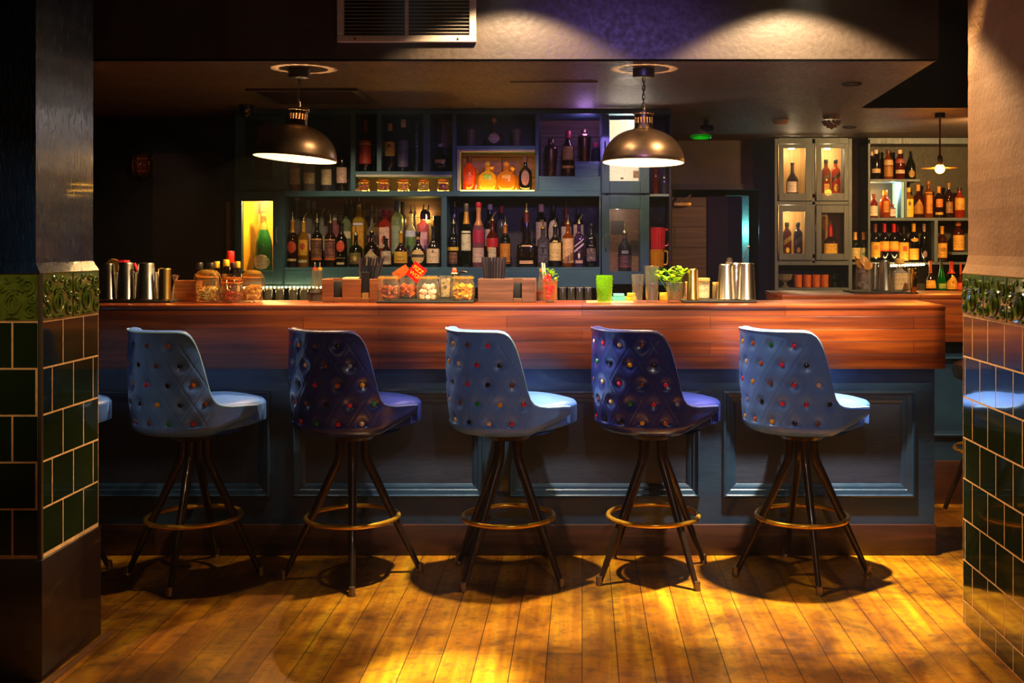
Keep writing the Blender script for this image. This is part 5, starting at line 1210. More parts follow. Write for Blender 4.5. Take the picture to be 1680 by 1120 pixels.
for px, top, w_, d, sh, gl_, caps, labs, lab in (
 (327, 431, 15, 5.33, 'jarb', 'dark', [('C', '1c1614', .034)], [], 'black-capped bottle behind the jar of shavings, nearer the pillar'),
 (346, 431, 15, 5.33, 'jarb', 'dark', [('C', '1c1614', .034)], [], 'black-capped bottle behind the jar of shavings, nearer the yellow caps'),
 (356, 429, 12, 5.35, 'jarb', 'dark', [('C', 'e0b02c', .03)], [('r', .3, .6, 'e0c050', .8)], 'yellow-capped bitters bottle just right of the jar of shavings'),
 (371, 426, 13, 5.31, 'jarb', 'dark', [('C', 'e8b830', .03)], [('r', .2, .66, 'd8a040', .85)], 'tallest yellow-capped bitters bottle behind the short amber jar'),
 (382.5, 431, 12, 5.29, 'jarb', 'black', [('C', '2a2018', .024)], [('r', .2, .68, '1c1410', .85, 'b08a50')], 'dark-capped bitters bottle between two yellow-capped ones'),
 (390, 429, 11, 5.34, 'jarb', 'dark', [('C', 'e0a828', .03)], [('r', .2, .6, 'd8c080', .8)], 'yellow-capped bitters bottle beside the jar of popcorn'),
 ): bottle(px, top, w_, d, BT+.0005, sh, gl_, caps, labs, lab, gb, 'bitters_bottle')
bottle(378, 412, 16, 5.352, BT+.0005, 'jarb', 'red', [('C', 'c01c10', .06)], [('r', .3, .68, 'd8c0a0', .5)], 'red-topped squeeze bottle rising above the yellow caps', gb, 'sauce_bottle')
# upturned glasses on the back bar
gU = 'upturned glasses on the back-bar worktop'
def upglass(px, d, w_, top, label):
    z = .98; r = w_*d/F/2; h = Z(top, d)-z
    g = thing('tumbler', label, 'glass', (X(px, d), d, z), gU)
    MB().lathe([(r, 0), (r*.84, h-.004), (r*.78, h), (0, h), (0, h-.008), (r*.78, h-.008), (r*.97, 0)], n=24).build('glass_body', M_CLEAR, g, True, 40)
    MB().ring((0, 0, h-.003), r*.82, .0018, 24, 6).build('rim', plain('f0dca0', .1, .6), g)
for i, (px, w_) in enumerate(((440, 15), (459, 15), (481, 16), (499, 15))): upglass(px, 6.62, w_, 472.5, ('first', 'second', 'third', 'fourth')[i]+' upturned tumbler under the fairy lights, counting from the popcorn jar')
for i, (px, w_) in enumerate(((923, 13), (937, 13), (951, 13), (965, 13))): upglass(px, 6.62, w_, 471, ('first', 'second', 'third', 'fourth')[i]+' upturned tumbler in shadow, counting from the red cocktail')
# dasher bottles with two pourers
def dasher(px, d, w_, shoulder, top, label, c1, liq, gap=0):
    r = w_*d/F/2; h = Z(top, d)-BT; hs = Z(shoulder, d)-BT
    o = thing('dasher_bottle', label, 'bottle', (X(px, d), d, BT+.0005))
    MB().lathe([(0, 0), (r*.95, 0), (r, .004), (r, hs*.28), (r*.46, hs*.72), (r*.40, h*.93), (r*.44, h*.94), (r*.44, h), (r*.36, h), (r*.36, h*.9), (r*.9, hs*.27), (r*.92, .006), (0, .006)], n=28).build('glass_body', M_CLEAR, o, True, 45)
    MB().lathe([(0, .007), (r*.9, .007), (r*.9, .045), (0, .045)], n=28).build('liquid', plain(liq, .3, 0, .4), o)
    MB().lathe([(0, h*.95), (r*.34, h*.95), (r*.34, h+.006), (0, h+.007)], n=16).build('stopper', plain(c1, .4), o)
    MB().tube([(0, 0, h), (0, 0, h+.024), (.001, -.002, h+.028)], .0032, 8).build('dasher_tube', plain('e8d8a8', .2, .8), o)
dasher(516.5, 5.17, 22, 459, 441, 'dasher bottle with dark bitters and a red stopper, front of the pair', 'c8481c', '241208')
dasher(525, 5.29, 20, 459, 441, 'dasher bottle with a yellow stopper, rear of the pair by the wooden caddy', 'd8a028', '241208')
dasher(889, 5.33, 26, 459, 443, 'dasher bottle of reddish bitters between the plain caddy and the red cocktail', 'd8902c', '6a1c10')
# caddies
def caddy(px0, px1, top, d, m, label, slots, depth=.13):
    """bar caddy: solid tray with a slotted front; slots = list of (x0px, x1px, sill_px)"""
    z0, z1c = BT, Z(top, d); root = thing('bar_caddy', label, 'bar caddy', (X((px0+px1)/2, d), d+depth/2, BT))
    edges = [px0]+[v for s in slots for v in s[:2]]+[px1]
    b = MB()
    for i in range(0, len(edges), 2): b.box(X(edges[i], d), d, z0, X(edges[i+1], d), d+.012, z1c, .003)
    for s in slots: b.box(X(s[0], d), d, z0, X(s[1], d), d+.012, Z(s[2], d), .002)
    inbar(b.build('front', m, None, False), root)
    b = MB(); b.box(X(px0, d), d+.012, z0, X(px0, d)+.01, d+depth, z1c, .002); b.box(X(px1, d)-.01, d+.012, z0, X(px1, d), d+depth, z1c, .002); b.box(X(px0, d), d+depth, z0, X(px1, d), d+depth+.01, z1c, .002); b.box(X(px0, d)+.01, d+.012, z0, X(px1, d)-.01, d+depth, z0+.008)
    for s in slots: b.box(X(s[0]-2, d)-.004, d+.012, z0+.008, X(s[0]-2, d), d+depth, z1c-.006); b.box(X(s[1]+2, d), d+.012, z0+.008, X(s[1]+2, d)+.004, d+depth, z1c-.006)
    inbar(b.build('tray', m, None, False), root); return root
caddy(528, 620, 457.5, 5.165, M_BOXW, 'striped wooden bar caddy beside the dasher bottles, holding napkins and straws', [(547, 561, 488), (592, 606, 489)])
caddy(784, 878, 457, 5.165, M_BOXG, 'plain brown wooden bar caddy beside the red cocktail, holding straws', [(842, 856, 489)])
tag(MB().box(X(549, 5.2), 5.185, BT+.0085, X(559.5, 5.2), 5.275, Z(461, 5.2), .002).build('napkin_stack', plain('0e0d10', .7)), 'stack of black napkins in the slot of the striped caddy', 'napkins')
tag(MB().box(X(563.5, 5.2), 5.182, BT+.0085, X(588.5, 5.2), 5.285, Z(455, 5.2), .001).build('napkin_stack', plain('e0c888', .7)), 'stack of cream paper napkins inside the striped caddy', 'napkins')
tag(MB().box(X(843.5, 5.2), 5.185, BT+.0085, X(854.5, 5.2), 5.275, Z(464, 5.2), .002).build('napkin_stack', plain('0e0d10', .7)), 'stack of black napkins in the slot of the plain brown caddy', 'napkins')
sb_ = thing('straw_box', 'black and tan box standing in the second slot of the striped caddy', 'box', (X(600, 5.2), 5.235, BT+.0085))
MB().box(-.0155, -.045, 0, .0155, .04, .036, .001).build('lower_box', plain('b8803c', .6), sb_, False); b = MB().box(-.017, -.046, .0365, .017, .04, Z(446, 5.2)-BT-.0085, .001); b.build('upper_box', plain('141012', .4), sb_, False)
def straws(px0, px1, top, base, d, n, label, group, rx, seed, zb):
    rr = random.Random(seed); m1 = plain('1e1820', .35); m2 = plain('3a3038', .35); r = .0033
    for i in range(n):
        u = (i+.5)/n; zt = Z(top, d)-zb+rr.uniform(-.004, .004)
        y = d+rr.uniform(-.028, .028); x1 = X(px0+(px1-px0)*u, d); x0 = X(base[0]+(base[1]-base[0])*u, d)
        b = MB(); P0, P1 = Vector((0, 0, 0)), Vector((x1-x0, (y-d)*.3, zt)); b.tube([P0[:], P1[:]], r, 7, cap=False)
        o = b.build('drinking_straw', m1 if rr.random() < .7 else m2); o.location = (x0, y, zb)
        tag(o, label, 'straw', group)
straws(587, 632, 422.5, (592, 612), 5.235, 30, 'black drinking straw standing in the bundle of the striped caddy', 'straws in the striped caddy', 0, 5, BT+.009)
straws(790, 831, 422.5, (797, 824), 5.235, 30, 'black drinking straw standing in the bundle of the plain brown caddy', 'straws in the plain caddy', 0, 6, BT+.009)
# tray of jars
mat_(617, 776, 5.09, 5.30, .011, 'black tray mat under the row of snack jars between the two caddies')
ZT = BT+.0115
def openjar(px, d, wpx, top, label, neck=.84, z=ZT):
    r = wpx*d/F/2; h = Z(top, d)-z; j = thing('snack_jar', label, 'jar', (X(px, d), d, z), 'open snack jars on the black tray')
    MB().lathe([(0, 0), (r*.82, 0), (r*.95, h*.06), (r, h*.2), (r, h*.58), (r*.94, h*.70), (r*neck, h*.8), (r*neck, h*.86), (r*neck*1.07, h*.88), (r*neck*1.07, h*.95), (r*neck, h*.97), (r*neck*.98, h), (r*neck*.9, h), (r*neck*.9, h*.82), (r*.88, h*.7), (r*.93, h*.56), (r*.93, h*.2), (r*.85, h*.09), (0, h*.08)], n=32).build('glass_body', M_CLEAR, j, True, 40)
    MB().ring((0, 0, h*.915), r*neck*1.03, .004, 32, 8).build('rim', glass('e8c860', .6), j); return j
openjar(637.5, 5.15, 38, 452, 'jar of red-brown dried snacks at the straw end of the black tray')
openjar(702, 5.15, 38, 452, 'jar of pink and white marshmallows in the middle of the black tray')
openjar(760, 5.15, 39, 452, 'jar of golden crisps at the plain caddy end of the black tray')
heap('dried_snacks', 'red-brown dried snacks filling the first jar on the black tray', 'snack', X(637.5, 5.15), 5.15, ZT+.012, .036, .050, 90, lambda b, p, rr: chip(b, p, rr, .022, .010, .003), plain('a8481c', .5), 6)
heap('golden_crisps', 'golden crisps filling the last jar on the black tray', 'snack', X(760, 5.15), 5.15, ZT+.012, .036, .056, 80, lambda b, p, rr: chip(b, p, rr, .028, .018, .001), plain('f0b430', .5), 7)
rr = random.Random(11)
for i, (dx, dy, dz, c_) in enumerate(((-.022, -.022, .010, 'f0b8a8'), (.004, -.03, .010, 'f4e0d0'), (.026, -.018, .010, 'f0c0b0'), (-.028, .008, .014, 'f4e4d8'), (.022, .016, .012, 'f0b8a8'), (-.012, -.024, .034, 'f4e0d4'), (.016, -.022, .033, 'f4e8dc'), (-.026, -.004, .036, 'f0b8b0'), (.028, .0, .036, 'f4e4d8'), (0, .008, .040, 'f0c4b4'), (.004, -.012, .058, 'f4ece0'), (-.016, .004, .060, 'f0c0b0'), (.020, .004, .060, 'f4e4d8'))):
    o = MB().lathe([(0, -.009), (.009, -.009), (.0115, -.006), (.0115, .006), (.009, .009), (0, .009)], n=14).build('marshmallow', plain(c_, .8, 0, 0, .04))
    o.location = (X(702, 5.15)+dx, 5.15+dy, ZT+.004+dz); o.rotation_euler = (rr.uniform(-1.3, 1.3), rr.uniform(-1, 1), 0)
    tag(o, ('white' if c_[2:4] > 'd8' else 'pink')+' marshmallow in the middle jar of the black tray', 'marshmallow', 'white marshmallows in the jar' if c_[2:4] > 'd8' else 'pink marshmallows in the jar')
def tumbler(name, px, d, wt, wb, top, label, m, z=BT, group=None, thick=.003, base=.012, cat='glass'):
    rt, rb = wt*d/F/2, wb*d/F/2; h = Z(top, d)-z-.0005
    g = thing(name, label, cat, (X(px, d), d, z+.0005), group)
    MB().lathe([(0, 0), (rb*.95, 0), (rb, .003), (rt, h-.001), (rt-thick*.5, h), (rt-thick, h-.001), (rb-thick, base), (0, base)], n=32).build('glass_body', m, g, True, 40); return g
g2 = tumbler('glass_tumbler', 669.5, 5.2, 27, 24, 455, 'glass of orange sweets with two red packets standing in it', M_CLEAR, ZT)
heap('sweets', 'orange and red sweets in the glass between two snack jars', 'sweets', X(669.5, 5.2), 5.2, ZT+.016, .026, .05, 46, lambda b, p, rr: chip(b, p, rr, .026, .008, .003), plain('d8601c', .4), 8)
g3 = tumbler('glass_tumbler', 731.5, 5.2, 23, 21, 452, 'glass holding a folded banknote between marshmallows and crisps', M_CLEAR, ZT)
bn = thing('banknote', 'grey-green banknote standing upright in the glass beside the marshmallows', 'banknote', (X(731.5, 5.2), 5.2, ZT+.014))
b = MB()
def note(u, v): a = (u-.5)*1.9; return (.0255*math.sin(a), -.0255*math.cos(a)+.002, v*.086)
b.grid(note, 16, 6); b.build('paper', paper('b8a888', '3a3020', .7, 90, 90), bn)
b = MB(); b.grid(lambda u, v: (lambda a: (.026*math.sin(a), -.026*math.cos(a)+.0018, .040+.018*math.sin(v*PI)*1+.0*u-.009+.0))((u-.5)*.5), 8, 6)
MB().lathe([(0, 0), (.008, 0), (.008, .0006), (0, .0006)], n=18, mat=Matrix.Translation((0, -.0245, .045)) @ Matrix.Rotation(PI/2, 4, 'X')).build('seal', plain('5a4a34', .6), bn)
# sweet packets: printed red sachet and a pale-topped one behind it
def packet(px, py, d, w_, h_, rot, m, label, text=None, tc='f0e030'):
    root = thing('sweet_packet', label, 'sweet packet', (X(px, d), d, Z(py, d))); root.rotation_euler = (.12, rot, 0)
    def face(s):
        def f(u, v):
            x, z = (u-.5)*w_, (v-.5)*h_; p = .004*math.sin(PI*u)*math.sin(PI*v)+.0006
            return (x, s*p, z)
        return f
    b = MB(); b.grid(face(-1), 12, 12); o = len(b.v); b.grid(face(1), 12, 12); b.build('sachet', m, root)
    b = MB()
    for z in (-.5, .5): b.box(-w_/2, -.0012, z*h_-.004, w_/2, .0012, z*h_+.004)
    b.build('crimped_edge', m, root, False)
    if text:
        for i, s_ in enumerate(text):
            vs, fs = text_mesh(s_); s = .027; v2 = []
            for (a, b_, _) in vs:
                x, z = a*s, (.016 if i == 0 else -.012)+(b_-.35)*s; u, v = x/w_+.5, z/h_+.5
                v2.append((x, -(.004*math.sin(PI*u)*math.sin(PI*v)+.0022), z))
            MB().add(v2, fs).build('lettering', plain(tc, .4), root, False)
    return root
packet(683, 446.5, 5.17, .070, .070, math.radians(-38)*-1, plain('d81c14', .25, 0, .5, .08), 'red sachet with yellow FIZZ WIZ lettering tipped up in the sweets glass', ['FIZZ', 'WIZ'])
packet(658, 447, 5.22, .044, .072, math.radians(58), plain('d86a28', .3, 0, .4, .35, 60), 'orange and cream sachet leaning left behind the lettered red one')
bo = lt('sauce_bottle', 'little black bottle with orange cap behind the black tray', 'bottle', 745.5, 5.33, BT+.0005, [(10, 493), (10, 455), (9, 449), (6, 447)], plain('140c08', .15, 0, .5), part='body')
MB().lathe([(0, 0), (.0105, 0), (.0115, .004), (.0105, .016), (.006, .022), (0, .023)], (0, 0, Z(447, 5.33)-BT), 16).build('cap', plain('e0481c', .4), bo)
MB().ring((0, 0, Z(447, 5.33)-BT-.004), .0125, .003, 20, 6).build('neck_ring', plain('e0d0b0', .4), bo)
tag(MB().tube([(X(750, 5.34), 5.345, BT+.001), (X(752, 5.34), 5.345, Z(450, 5.34)), (X(756, 5.34), 5.345, Z(445, 5.34)), (X(766, 5.34), 5.345, Z(446.5, 5.34))], [.006, .006, .007, .006], 8).build('bottle_stopper', plain('2a2422', .3, .5)), 'dark bent spout beside the little black orange-capped bottle', 'spout')
# red cocktail
ck = tumbler('cocktail_glass', 902, 5.15, 27, 25, 457, 'tall tumbler of red cocktail with ice, raspberries and mint', M_CLEAR, cat='cocktail')
MB().lathe([(0, .014), (.031, .014), (.034, .098), (0, .098)], n=28).build('drink', glass('e8a840', .5, .1, .3), ck)
rr = random.Random(4)
b = MB()
for i in range(16):
    a = rr.uniform(0, 6.28); q = rr.uniform(.004, .02); b.box(q*math.cos(a)-.010, q*math.sin(a)-.010, .02+.0058*i-.009, q*math.cos(a)+.010, q*math.sin(a)+.010, .02+.0058*i+.009, .003, Matrix.Rotation(rr.uniform(0, 3), 3, 'Z') @ Matrix.Rotation(rr.uniform(-.6, .6), 3, 'X'))
b.build('ice', glass('f8e8c8', .75, .05), ck, False)
b = MB()
for p in ((-.006, -.024, .028), (-.002, -.027, .044), (.004, -.026, .058), (.010, -.024, .072), (-.010, -.02, .100), (-.016, -.014, .114), (-.004, -.016, .120), (-.02, -.01, .104), (-.012, -.026, .012+.06), (.0, -.02, .108)): b.blob(p, rr.uniform(.010, .013), 10, 6, .12, rr)
b.build('red_fruit', plain('d8201c', .3, 0, .3, .15), ck)
def leaf(b, base, dirv, l, w_, up=.3, rr=R):
    d = Vector(dirv).normalized(); s = d.cross(Vector((0, 0, 1)));
    if s.length < .1: s = Vector((1, 0, 0))
    s.normalize(); n = s.cross(d); vs, fs = [], []; m = 7
    for i in range(m):
        q = i/(m-1); ww = w_*math.sin(PI*min(1, q*.92+.06))**.8*.5; c = Vector(base)+d*l*q+n*(up*l*q*(1-q)); 
        e = .08*w_*(1 if i % 2 else -1)
        vs += [(c-s*(ww+e)+n*.15*w_)[:], c[:], (c+s*(ww+e)+n*.15*w_)[:]]
    for i in range(m-1):
        for k in (0, 1): fs.append((i*3+k, i*3+k+1, i*3+k+4, i*3+k+3))
    b.add(vs, fs)
def sprig(b, c, n, l, rr):
    for i in range(n):
        a = rr.uniform(0, 6.28); e = rr.uniform(-.1, .9); leaf(b, (c[0]+.004*math.cos(a), c[1]+.004*math.sin(a), c[2]+rr.uniform(-.006, .01)), (math.cos(a), math.sin(a), e), l*rr.uniform(.7, 1.15), l*.62, .3, rr)
t = NT('mint_leaf'); tr_ = t.n('ShaderNodeBsdfTranslucent'); tr_.inputs[0].default_value = (*lin('a8d81c'), 1); mm = t.n('ShaderNodeMixShader'); mm.inputs[0].default_value = .35
t.l(t.bsdf(t.ramp(t.noise(t.co(), 60, 3), [(.3, '5a9a10'), (.7, '96c820')]), .4), mm.inputs[1]); t.l(tr_.outputs[0], mm.inputs[2]); M_MINT = t.done(mm.outputs[0])
b = MB(); rr = random.Random(9)
for p in ((-.008, -.004, .125), (.006, -.008, .135), (-.016, -.006, .130), (.016, -.01, .122), (.0, -.004, .148), (.026, -.008, .104)): sprig(b, p, 5, .020, rr)
b.build('mint', M_MINT, ck)
for px, lab in ((887.5, 'left'), (893, 'right')): pass
b = MB(); b.tube([(-.020, .004, .03), (-.036, .006, Z(431, 5.15)-BT)], .0034, 8); b.build('straw', plain('f0e0c0', .4), ck)
b = MB(); b.tube([(-.012, .010, .03), (-.026, .010, Z(432, 5.15)-BT)], .0034, 8); b.build('straw', plain('f0e0c0', .4), ck)
MB().box(-.016, -.0345, .003, .020, -.0335, .009).build('base_print', plain('3a2a14', .5), ck, False)
# green tumbler on paper, sponges, pint glasses
tag(MB().box(X(962, 5.14), 5.13, BT+.0003, X(1040, 5.14), 5.30, BT+.0015).build('paper_napkin', plain('d8b070', .7), None, False), 'flat paper napkin under the green tumbler', 'napkin')
gt = thing('green_tumbler', 'bright green cut-glass tumbler filled with ice on a paper napkin', 'glass', (X(991.5, 5.18), 5.18, BT+.0018))
rt, rb, h = 14*5.18/F, 11.3*5.18/F, Z(452, 5.18)-BT
def gwall(u, v):
    a = 2*PI*u; r = rb+(rt-rb)*v**.8; k = .0011*(math.sin(12*a+26*v)+math.sin(12*a-26*v)) if .1 < v < .9 else 0
    return ((r+k)*math.cos(a), (r+k)*math.sin(a), h*v)
b = MB(); b.grid(gwall, 96, 40, True); b.lathe([(rt, h), (rt-.003, h), (rb-.002, .012), (0, .012)], n=32); b.lathe([(0, 0), (rb, 0)], n=32)
b.build('glass_body', glass('a8e020', .45, .04, 1.6), gt)
rr = random.Random(2); b = MB()
for i in range(18):
    a = rr.uniform(0, 6.28); q = rr.uniform(.004, .018); z = .022+.0052*i
    b.box(q*math.cos(a)-.010, q*math.sin(a)-.010, z-.009, q*math.cos(a)+.010, q*math.sin(a)+.010, z+.009, .003, Matrix.Rotation(rr.uniform(0, 3), 3, 'Z') @ Matrix.Rotation(rr.uniform(-.6, .6), 3, 'X'))
b.build('ice', glass('f0f0b0', .55, .05), gt, False)
for i, (x0, x1, y0, y1, c_, lab) in enumerate(((1004, 1026, 486.5, 491.5, '4ab0a8', 'teal sponge at the bottom of the pair behind the green tumbler'), (1006, 1024, 481.5, 486.3, '56bcb0', 'teal sponge on top of the pair behind the green tumbler'), (1026, 1044, 486, 491.5, 'e0a020', 'lower yellow sponge behind the shorter pint glass'), (1029, 1042, 480.5, 485.8, 'e8ac28', 'upper yellow sponge behind the shorter pint glass'), (1082.5, 1095, 480, 491.5, 'e8a420', 'orange-yellow sponge block between the tall pint glass and the mint'))):
    d = 5.32; tag(MB().box(X(x0, d), d-.03, BT+.0003 if y1 > 490 else Z(y1, d), X(x1, d), d+.03, Z(y0, d), .003).build('sponge', plain(c_, .9, 0, 0, .15, 120, .5)), lab, 'sponge', 'sponges behind the glasses')
# make stacked sponges sit exactly on each other
tumbler('pint_glass', 1046, 5.17, 22, 15, 450, 'shorter empty pint glass behind the middle of the bar, right of the green tumbler', M_CLEAR, group='pint glasses', thick=.0025)
tumbler('pint_glass', 1069.5, 5.19, 26, 19, 436, 'taller empty pint glass next to the mint', M_CLEAR, group='pint glasses', thick=.0025)
mg = tumbler('rocks_glass', 1106.5, 5.15, 29, 24, 462, 'short glass of water holding a bunch of mint', M_CLEAR)
mb = thing('mint_bunch', 'bushy bunch of bright green mint standing in the short glass', 'herbs', (X(1104, 5.15), 5.15, BT+.016))
b = MB(); b2 = MB(); rr = random.Random(12)
for px, py, dy in ((1081, 455, 0), (1086, 448, .02), (1092, 458, -.03), (1098, 446, .01), (1104, 456, -.025), (1110, 450, .02), (1115, 443, 0), (1119, 452, -.02), (1123, 447, .015), (1101, 463, -.03), (1112, 462, -.02), (1090, 462, .0)):
    c = (X(px, 5.15)-X(1104, 5.15), dy, Z(py, 5.15)-BT-.016); sprig(b, c, 7, .026, rr); b2.tube([(c[0]*.25, dy*.25, 0), (c[0]*.5, dy*.5, .05), c], .0016, 5)
b.build('leaves', M_MINT, mb); b2.build('stems', plain('5a8a20', .5), mb)
MB().lathe([(0, .013), (.028, .013), (.032, .05), (0, .05)], n=28).build('water', glass('e8c890', .8, .03, .5), mg)
# right hand mat of shaker tins
mat_(1121, 1242, 5.11, 5.34, .011, 'black rubber mat under the shaker tins by the corner of the bar')
gT2 = 'shaker tins on the right bar mat'
tin(1136.5, 5.17, 17, 20, 441, 'straight brass-toned tin beside the mint', gT2, m=M_BRASSTIN)
tin(1126, 5.30, 9, 11, 462, 'small brass tin mostly hidden behind the straight tin by the mint', gT2, m=M_BRASSTIN)
tin(1192, 5.19, 24, 32, 433, 'upturned dark-reflecting shaker tin left of the one with the bar spoon', gT2)
tin(1224.5, 5.17, 24, 30, 431, 'upturned shaker tin nearest the bar corner, with the bar spoon behind it', gT2)
tin(1208, 5.31, 16, 22, 432, 'shaker tin standing behind the gap between the two big upturned tins', gT2)
jl = lt('storage_jar', 'glass jar with pale label and flat lid beside the straight brass-toned tin', 'jar', 1154.5, 5.28, TT, [(18, 490), (20, 488), (20, 464), (19, 462)], glass('e8d8b0', .6), part='glass_body')
MB().lathe([(0, 0), (.0285, 0), (.0295, .002), (.0295, .014), (.028, .016), (0, .016)], (0, 0, Z(461.5, 5.28)-TT), 28).build('lid', plain('d8b060', .4), jl)
b = MB(); b.grid(lambda u, v: (.0292*math.sin((u-.5)*2), -.0292*math.cos((u-.5)*2), .006+.06*v), 14, 4); b.build('label', paper('c8b890'), jl)
js = lt('storage_jar', 'small glass jar with cork lid half behind the dark-reflecting tin', 'jar', 1173.5, 5.28, TT, [(10, 490), (11, 488), (11, 470), (8, 467)], glass('d8c080', .6), part='glass_body')
MB().lathe([(0, 0), (.013, 0), (.014, .012), (0, .013)], (0, 0, Z(467, 5.28)-TT), 20).build('lid', plain('c8a050', .6), js)
hs = thing('hawthorne_strainer', 'coiled steel strainer resting on top of the upturned tins', 'strainer', (X(1198, 5.2), 5.22, Z(432, 5.19)))
b = MB()
for i in range(5): b.ring((.0, .0, .004+.005*i), .016-.0015*i, .0018, 24, 6)
b.lathe([(0, .0), (.02, 0), (.021, .002), (0, .003)], n=24); b.build('coil', M_STEEL, hs)
MB().box(.018, -.006, .0, .05, .006, .003, .001).build('handle', M_STEEL, hs)
bs = thing('bar_spoon', 'long steel bar spoon leaning up from behind the corner shaker tin', 'bar spoon', (X(1217, 5.3), 5.335, TT))
b = MB(); b.tube([(-.012, 0, .0), (X(1218, 5.33)-X(1217, 5.3), 0, Z(431, 5.33)-TT), (X(1227, 5.33)-X(1217, 5.3), -.004, Z(405, 5.33)-TT)], .0026, 7); b.build('handle', M_STEEL, bs)
MB().blob((X(1228, 5.33)-X(1217, 5.3), -.005, Z(404, 5.33)-TT), .006, 10, 6, 0, sq=(1.3, 1, .7)).build('end_disc', M_STEEL, bs)

# ------------------------------------------------------------------ THINGS ON THE SECOND BAR
SDD = 6.2
mat_(1401, 1496, 6.08, 6.34, .010, 'black mat under the carafe and tin on the second bar')
T2 = BT+.0105
cf = lt('glass_carafe', 'tall glass of iced water with orange slices on the second bar', 'carafe', 1417, SDD, T2, [(26, 474), (27, 470), (27, 444), (24, 430), (21, 424), (20, 424), (26, 445), (26, 468), (0, 471)], M_CLEAR, part='glass_body')
rr = random.Random(6); b = MB()
for i in range(14):
    a = rr.uniform(0, 6.28); q = rr.uniform(.0, .02); z = .02+.0095*i; b.box(q*math.cos(a)-.013, q*math.sin(a)-.013, z-.01, q*math.cos(a)+.013, q*math.sin(a)+.013, z+.01, .003, Matrix.Rotation(rr.uniform(0, 3), 3, 'Z') @ Matrix.Rotation(rr.uniform(-.6, .6), 3, 'X'))
b.build('ice', glass('f0e8f8', .7, .05), cf, False)
b = MB()
for p, a in (((.0, -.01, .165), .3), ((.018, -.022, .14), -.5), ((-.02, -.008, .15), 1.0)): b.lathe([(0, -.002), (.024, -.002), (.026, 0), (.024, .002), (0, .002)], n=20, mat=Matrix.Translation(p) @ Matrix.Rotation(a, 4, 'Y') @ Matrix.Rotation(1.25, 4, 'X'))
b.build('orange_slices', plain('e0941c', .5), cf)
b = MB(); b.tube([(-.03, 0, .17), (-.05, -.01, .19), (-.046, -.012, .155)], .004, 6); b.build('peel_twist', plain('c8581c', .5), cf)
g2n = 'shaker tins on the second bar'
tin(1451, SDD, 17, 24, 427, 'upturned steel tin between the iced carafe and the square bottle on the second bar', g2n, T2)
tin(1436, 6.3, 10, 14, 432, 'steel tin half hidden between the carafe and the upturned tin on the second bar', g2n, T2)
tin(1491, 6.3, 11, 13, 440, 'narrow steel tin between the square bottle and the brass tap', g2n, T2, M_BRASSTIN)
bottle(1476, 424, 23, SDD, T2, 'square', 'clear', [('T', 'd8a850', .03, 1.5)], [('r', .06, .66, 'd8b47c', .93)], 'square bottle with big cream label and pale stopper on the second bar', None)
tp = thing('beer_tap', 'slim square brass tap column near the edge of the second bar', 'beer tap', (X(1499, 6.1), 6.1, BT))
MB().box(-.013, -.013, .004, .013, .013, Z(440, 6.1)-BT, .003).build('column', plain('e8b040', .15, 1), tp); MB().lathe([(0, 0), (.026, 0), (.024, .006), (0, .006)], n=24).build('base', plain('e8b040', .15, 1), tp)
MB().tube([(0, -.012, Z(447, 6.1)-BT), (0, -.05, Z(448, 6.1)-BT), (0, -.055, Z(454, 6.1)-BT)], .007, 8).build('spout', plain('e8b040', .15, 1), tp)
#@@LIGHTS
# ------------------------------------------------------------------ LIGHTS
def light(name, kind, loc, energy, color=(1, .8, .55), size=.05, spot=None, aim=None, blend=.3, sy=None):
    l = bpy.data.lights.new(name, kind); l.energy = energy; l.color = color
    if kind == 'AREA':
        l.size = size
        if sy: l.shape = 'RECTANGLE'; l.size_y = sy
    else: l.shadow_soft_size = size
    if kind == 'SPOT': l.spot_size = math.radians(spot); l.spot_blend = blend
    o = bpy.data.objects.new(name, l); COL.link(o); o.location = loc
    if aim: o.rotation_euler = (Vector(aim)-Vector(loc)).to_track_quat('-Z', 'Y').to_euler()
    return o
WARM = (1, .74, .42); NEUT = (1, .86, .62)
for x, e, e2 in ((-.32, 125, 560), (.925, 190, 1400), (-1.64, 0, 40)):
    if e: light('ceiling_spot', 'SPOT', (x, 4.66, 2.65), e, WARM, .03, 118, (x, 4.66, 0), .2)
    light('ceiling_spot', 'SPOT', (x, 4.64, 2.64), e2, NEUT, .03, 42, (x, 4.60, 0), .7)
for x, e in ((-1.75, 80), (-1.15, 170), (-.5, 400), (.15, 260), (.75, 320), (1.3, 520)):
    light('counter_spot', 'SPOT', (x, 3.5, 2.70), e, WARM, .02, 22, (x*1.0, 5.1, 1.14), .8)
light('floor_spot', 'SPOT', (-.5, 3.0, 2.7), 2600, (.85, .9, 1), .03, 13, (-.47, 3.56, 0), .9)
light('front_wash', 'SPOT', (.5, 1.0, 2.7), 70, (1, .88, .82), .03, 48, (.3, 5, .8), .9)
light('pillar_spot', 'SPOT', (-1.3, 1.6, 2.6), 110, WARM, .02, 24, (-1.95, 3.55, 1.22), .8)
light('stage_blue', 'SPOT', (.15, 2.8, 2.35), 140, (.32, .2, 1), .14, 40, (.15, 6.9, 1.6), .8)
for x, e in ((-1.3, 34), (-.45, 42), (.3, 34)):  # added fill to lift the shelved bottles, not actual ceiling fittings
    light('back_bar_fill', 'SPOT', (x, 6.1, 2.19), e, (1, .72, .42), .03, 70, (x, 6.9, 1.3), .7)
light('cupboard_lamp', 'POINT', (X(440, 6.98), 6.95, Z(333, 6.95)), 16, (1, .6, .18), .01)
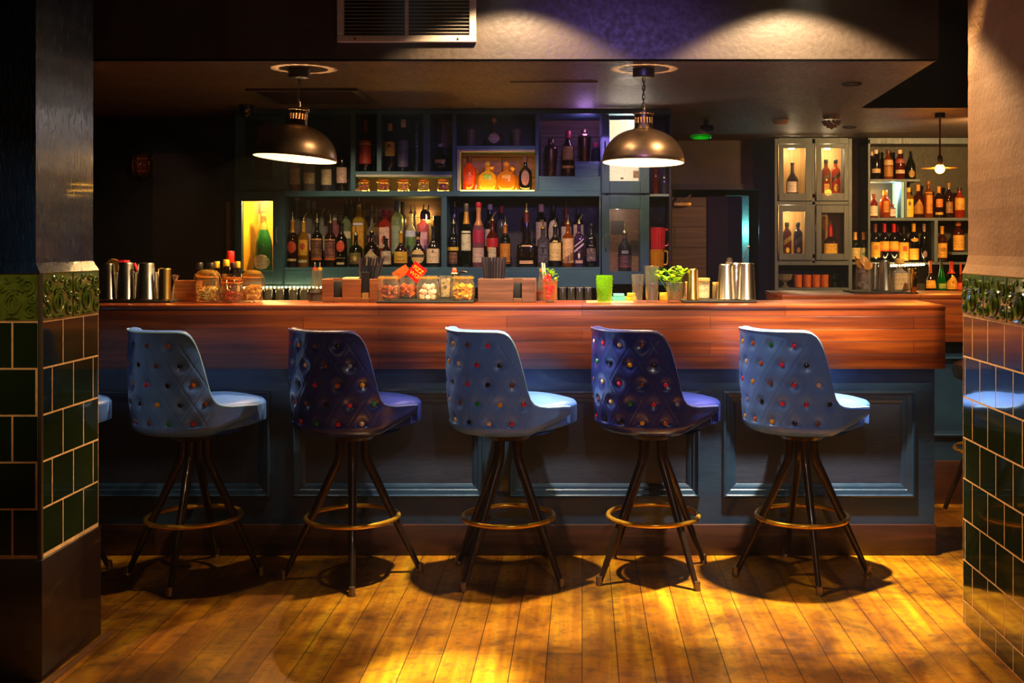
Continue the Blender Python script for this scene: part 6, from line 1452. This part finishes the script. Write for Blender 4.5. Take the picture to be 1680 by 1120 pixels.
light('cupboard_lamp', 'POINT', (X(1030, 6.96), 6.95, Z(203, 6.95)), 12, (1, .85, .65), .01)
for px, py, e in ((1303, 248, 3), (1363, 248, 3), (1296, 352, 2.4)):
    light('cabinet_puck', 'POINT', (X(px, FD), FD+.10, Z(py, FD)), e, (1, .76, .42), .015)
light('niche_lamp', 'POINT', (X(1437, FD), FD+.12, Z(322, FD)), 6, (1, .65, .25), .02)
light('niche_puck', 'POINT', (X(1470, FD), FD+.08, Z(305, FD)), .8, (.6, .9, 1), .02)
light('corridor_light', 'POINT', (X(1226, 9.42), 9.40, 1.5), 1.2, (.4, 1, .95), .03)
light('purple_bay', 'POINT', (X(960, 6.95), 6.98, 2.10), 1.6, (.6, .3, 1), .03)
light('far_wash', 'SPOT', (2.75, 7.2, 2.15), 150, (1, .58, .2), .05, 120, (2.3, 8.8, 1.4), .6)
light('stage_blue', 'SPOT', (.0, 2.8, 2.5), 60, (.35, .12, 1), .05, 14, (-.08, 4.95, 1.0), .9)
light('cupboard_lamp', 'POINT', (X(1012, 7.0), 6.95, Z(348, 6.95)), 1.2, (1, .75, .55), .01)
for x in (-2.2, .2, 2.6):  # unseen lights added behind the camera for soft fill and reflections
    light('rear_fill', 'POINT', (x, -1.25, 1.9), 7, (1, .72, .45), .06)
light('second_bar_fill', 'SPOT', (2.15, 5.3, 2.6), 170, WARM, .03, 40, (2.0, 6.2, 1.15), .7)  # added fill so the fronts of things on the second bar show
light('corner_fill', 'SPOT', (-2.3, 6.3, 2.19), 4, (1, .7, .5), .03, 40, (-2.8, 7.25, 1.7), .9)  # added fill to pick out the copper lamp on the dark wall
light('floor_blue', 'SPOT', (.3, 2.9, 2.7), 500, (.2, .15, 1), .03, 12, (.18, 3.45, 0), .9)
# a trace of smoke in the air lets the ceiling beams show
wv_ = w.node_tree.nodes.new('ShaderNodeVolumeScatter'); wv_.inputs['Density'].default_value = .0014; wv_.inputs['Anisotropy'].default_value = .1
w.node_tree.links.new(wv_.outputs[0], w.node_tree.nodes['World Output'].inputs['Volume'])
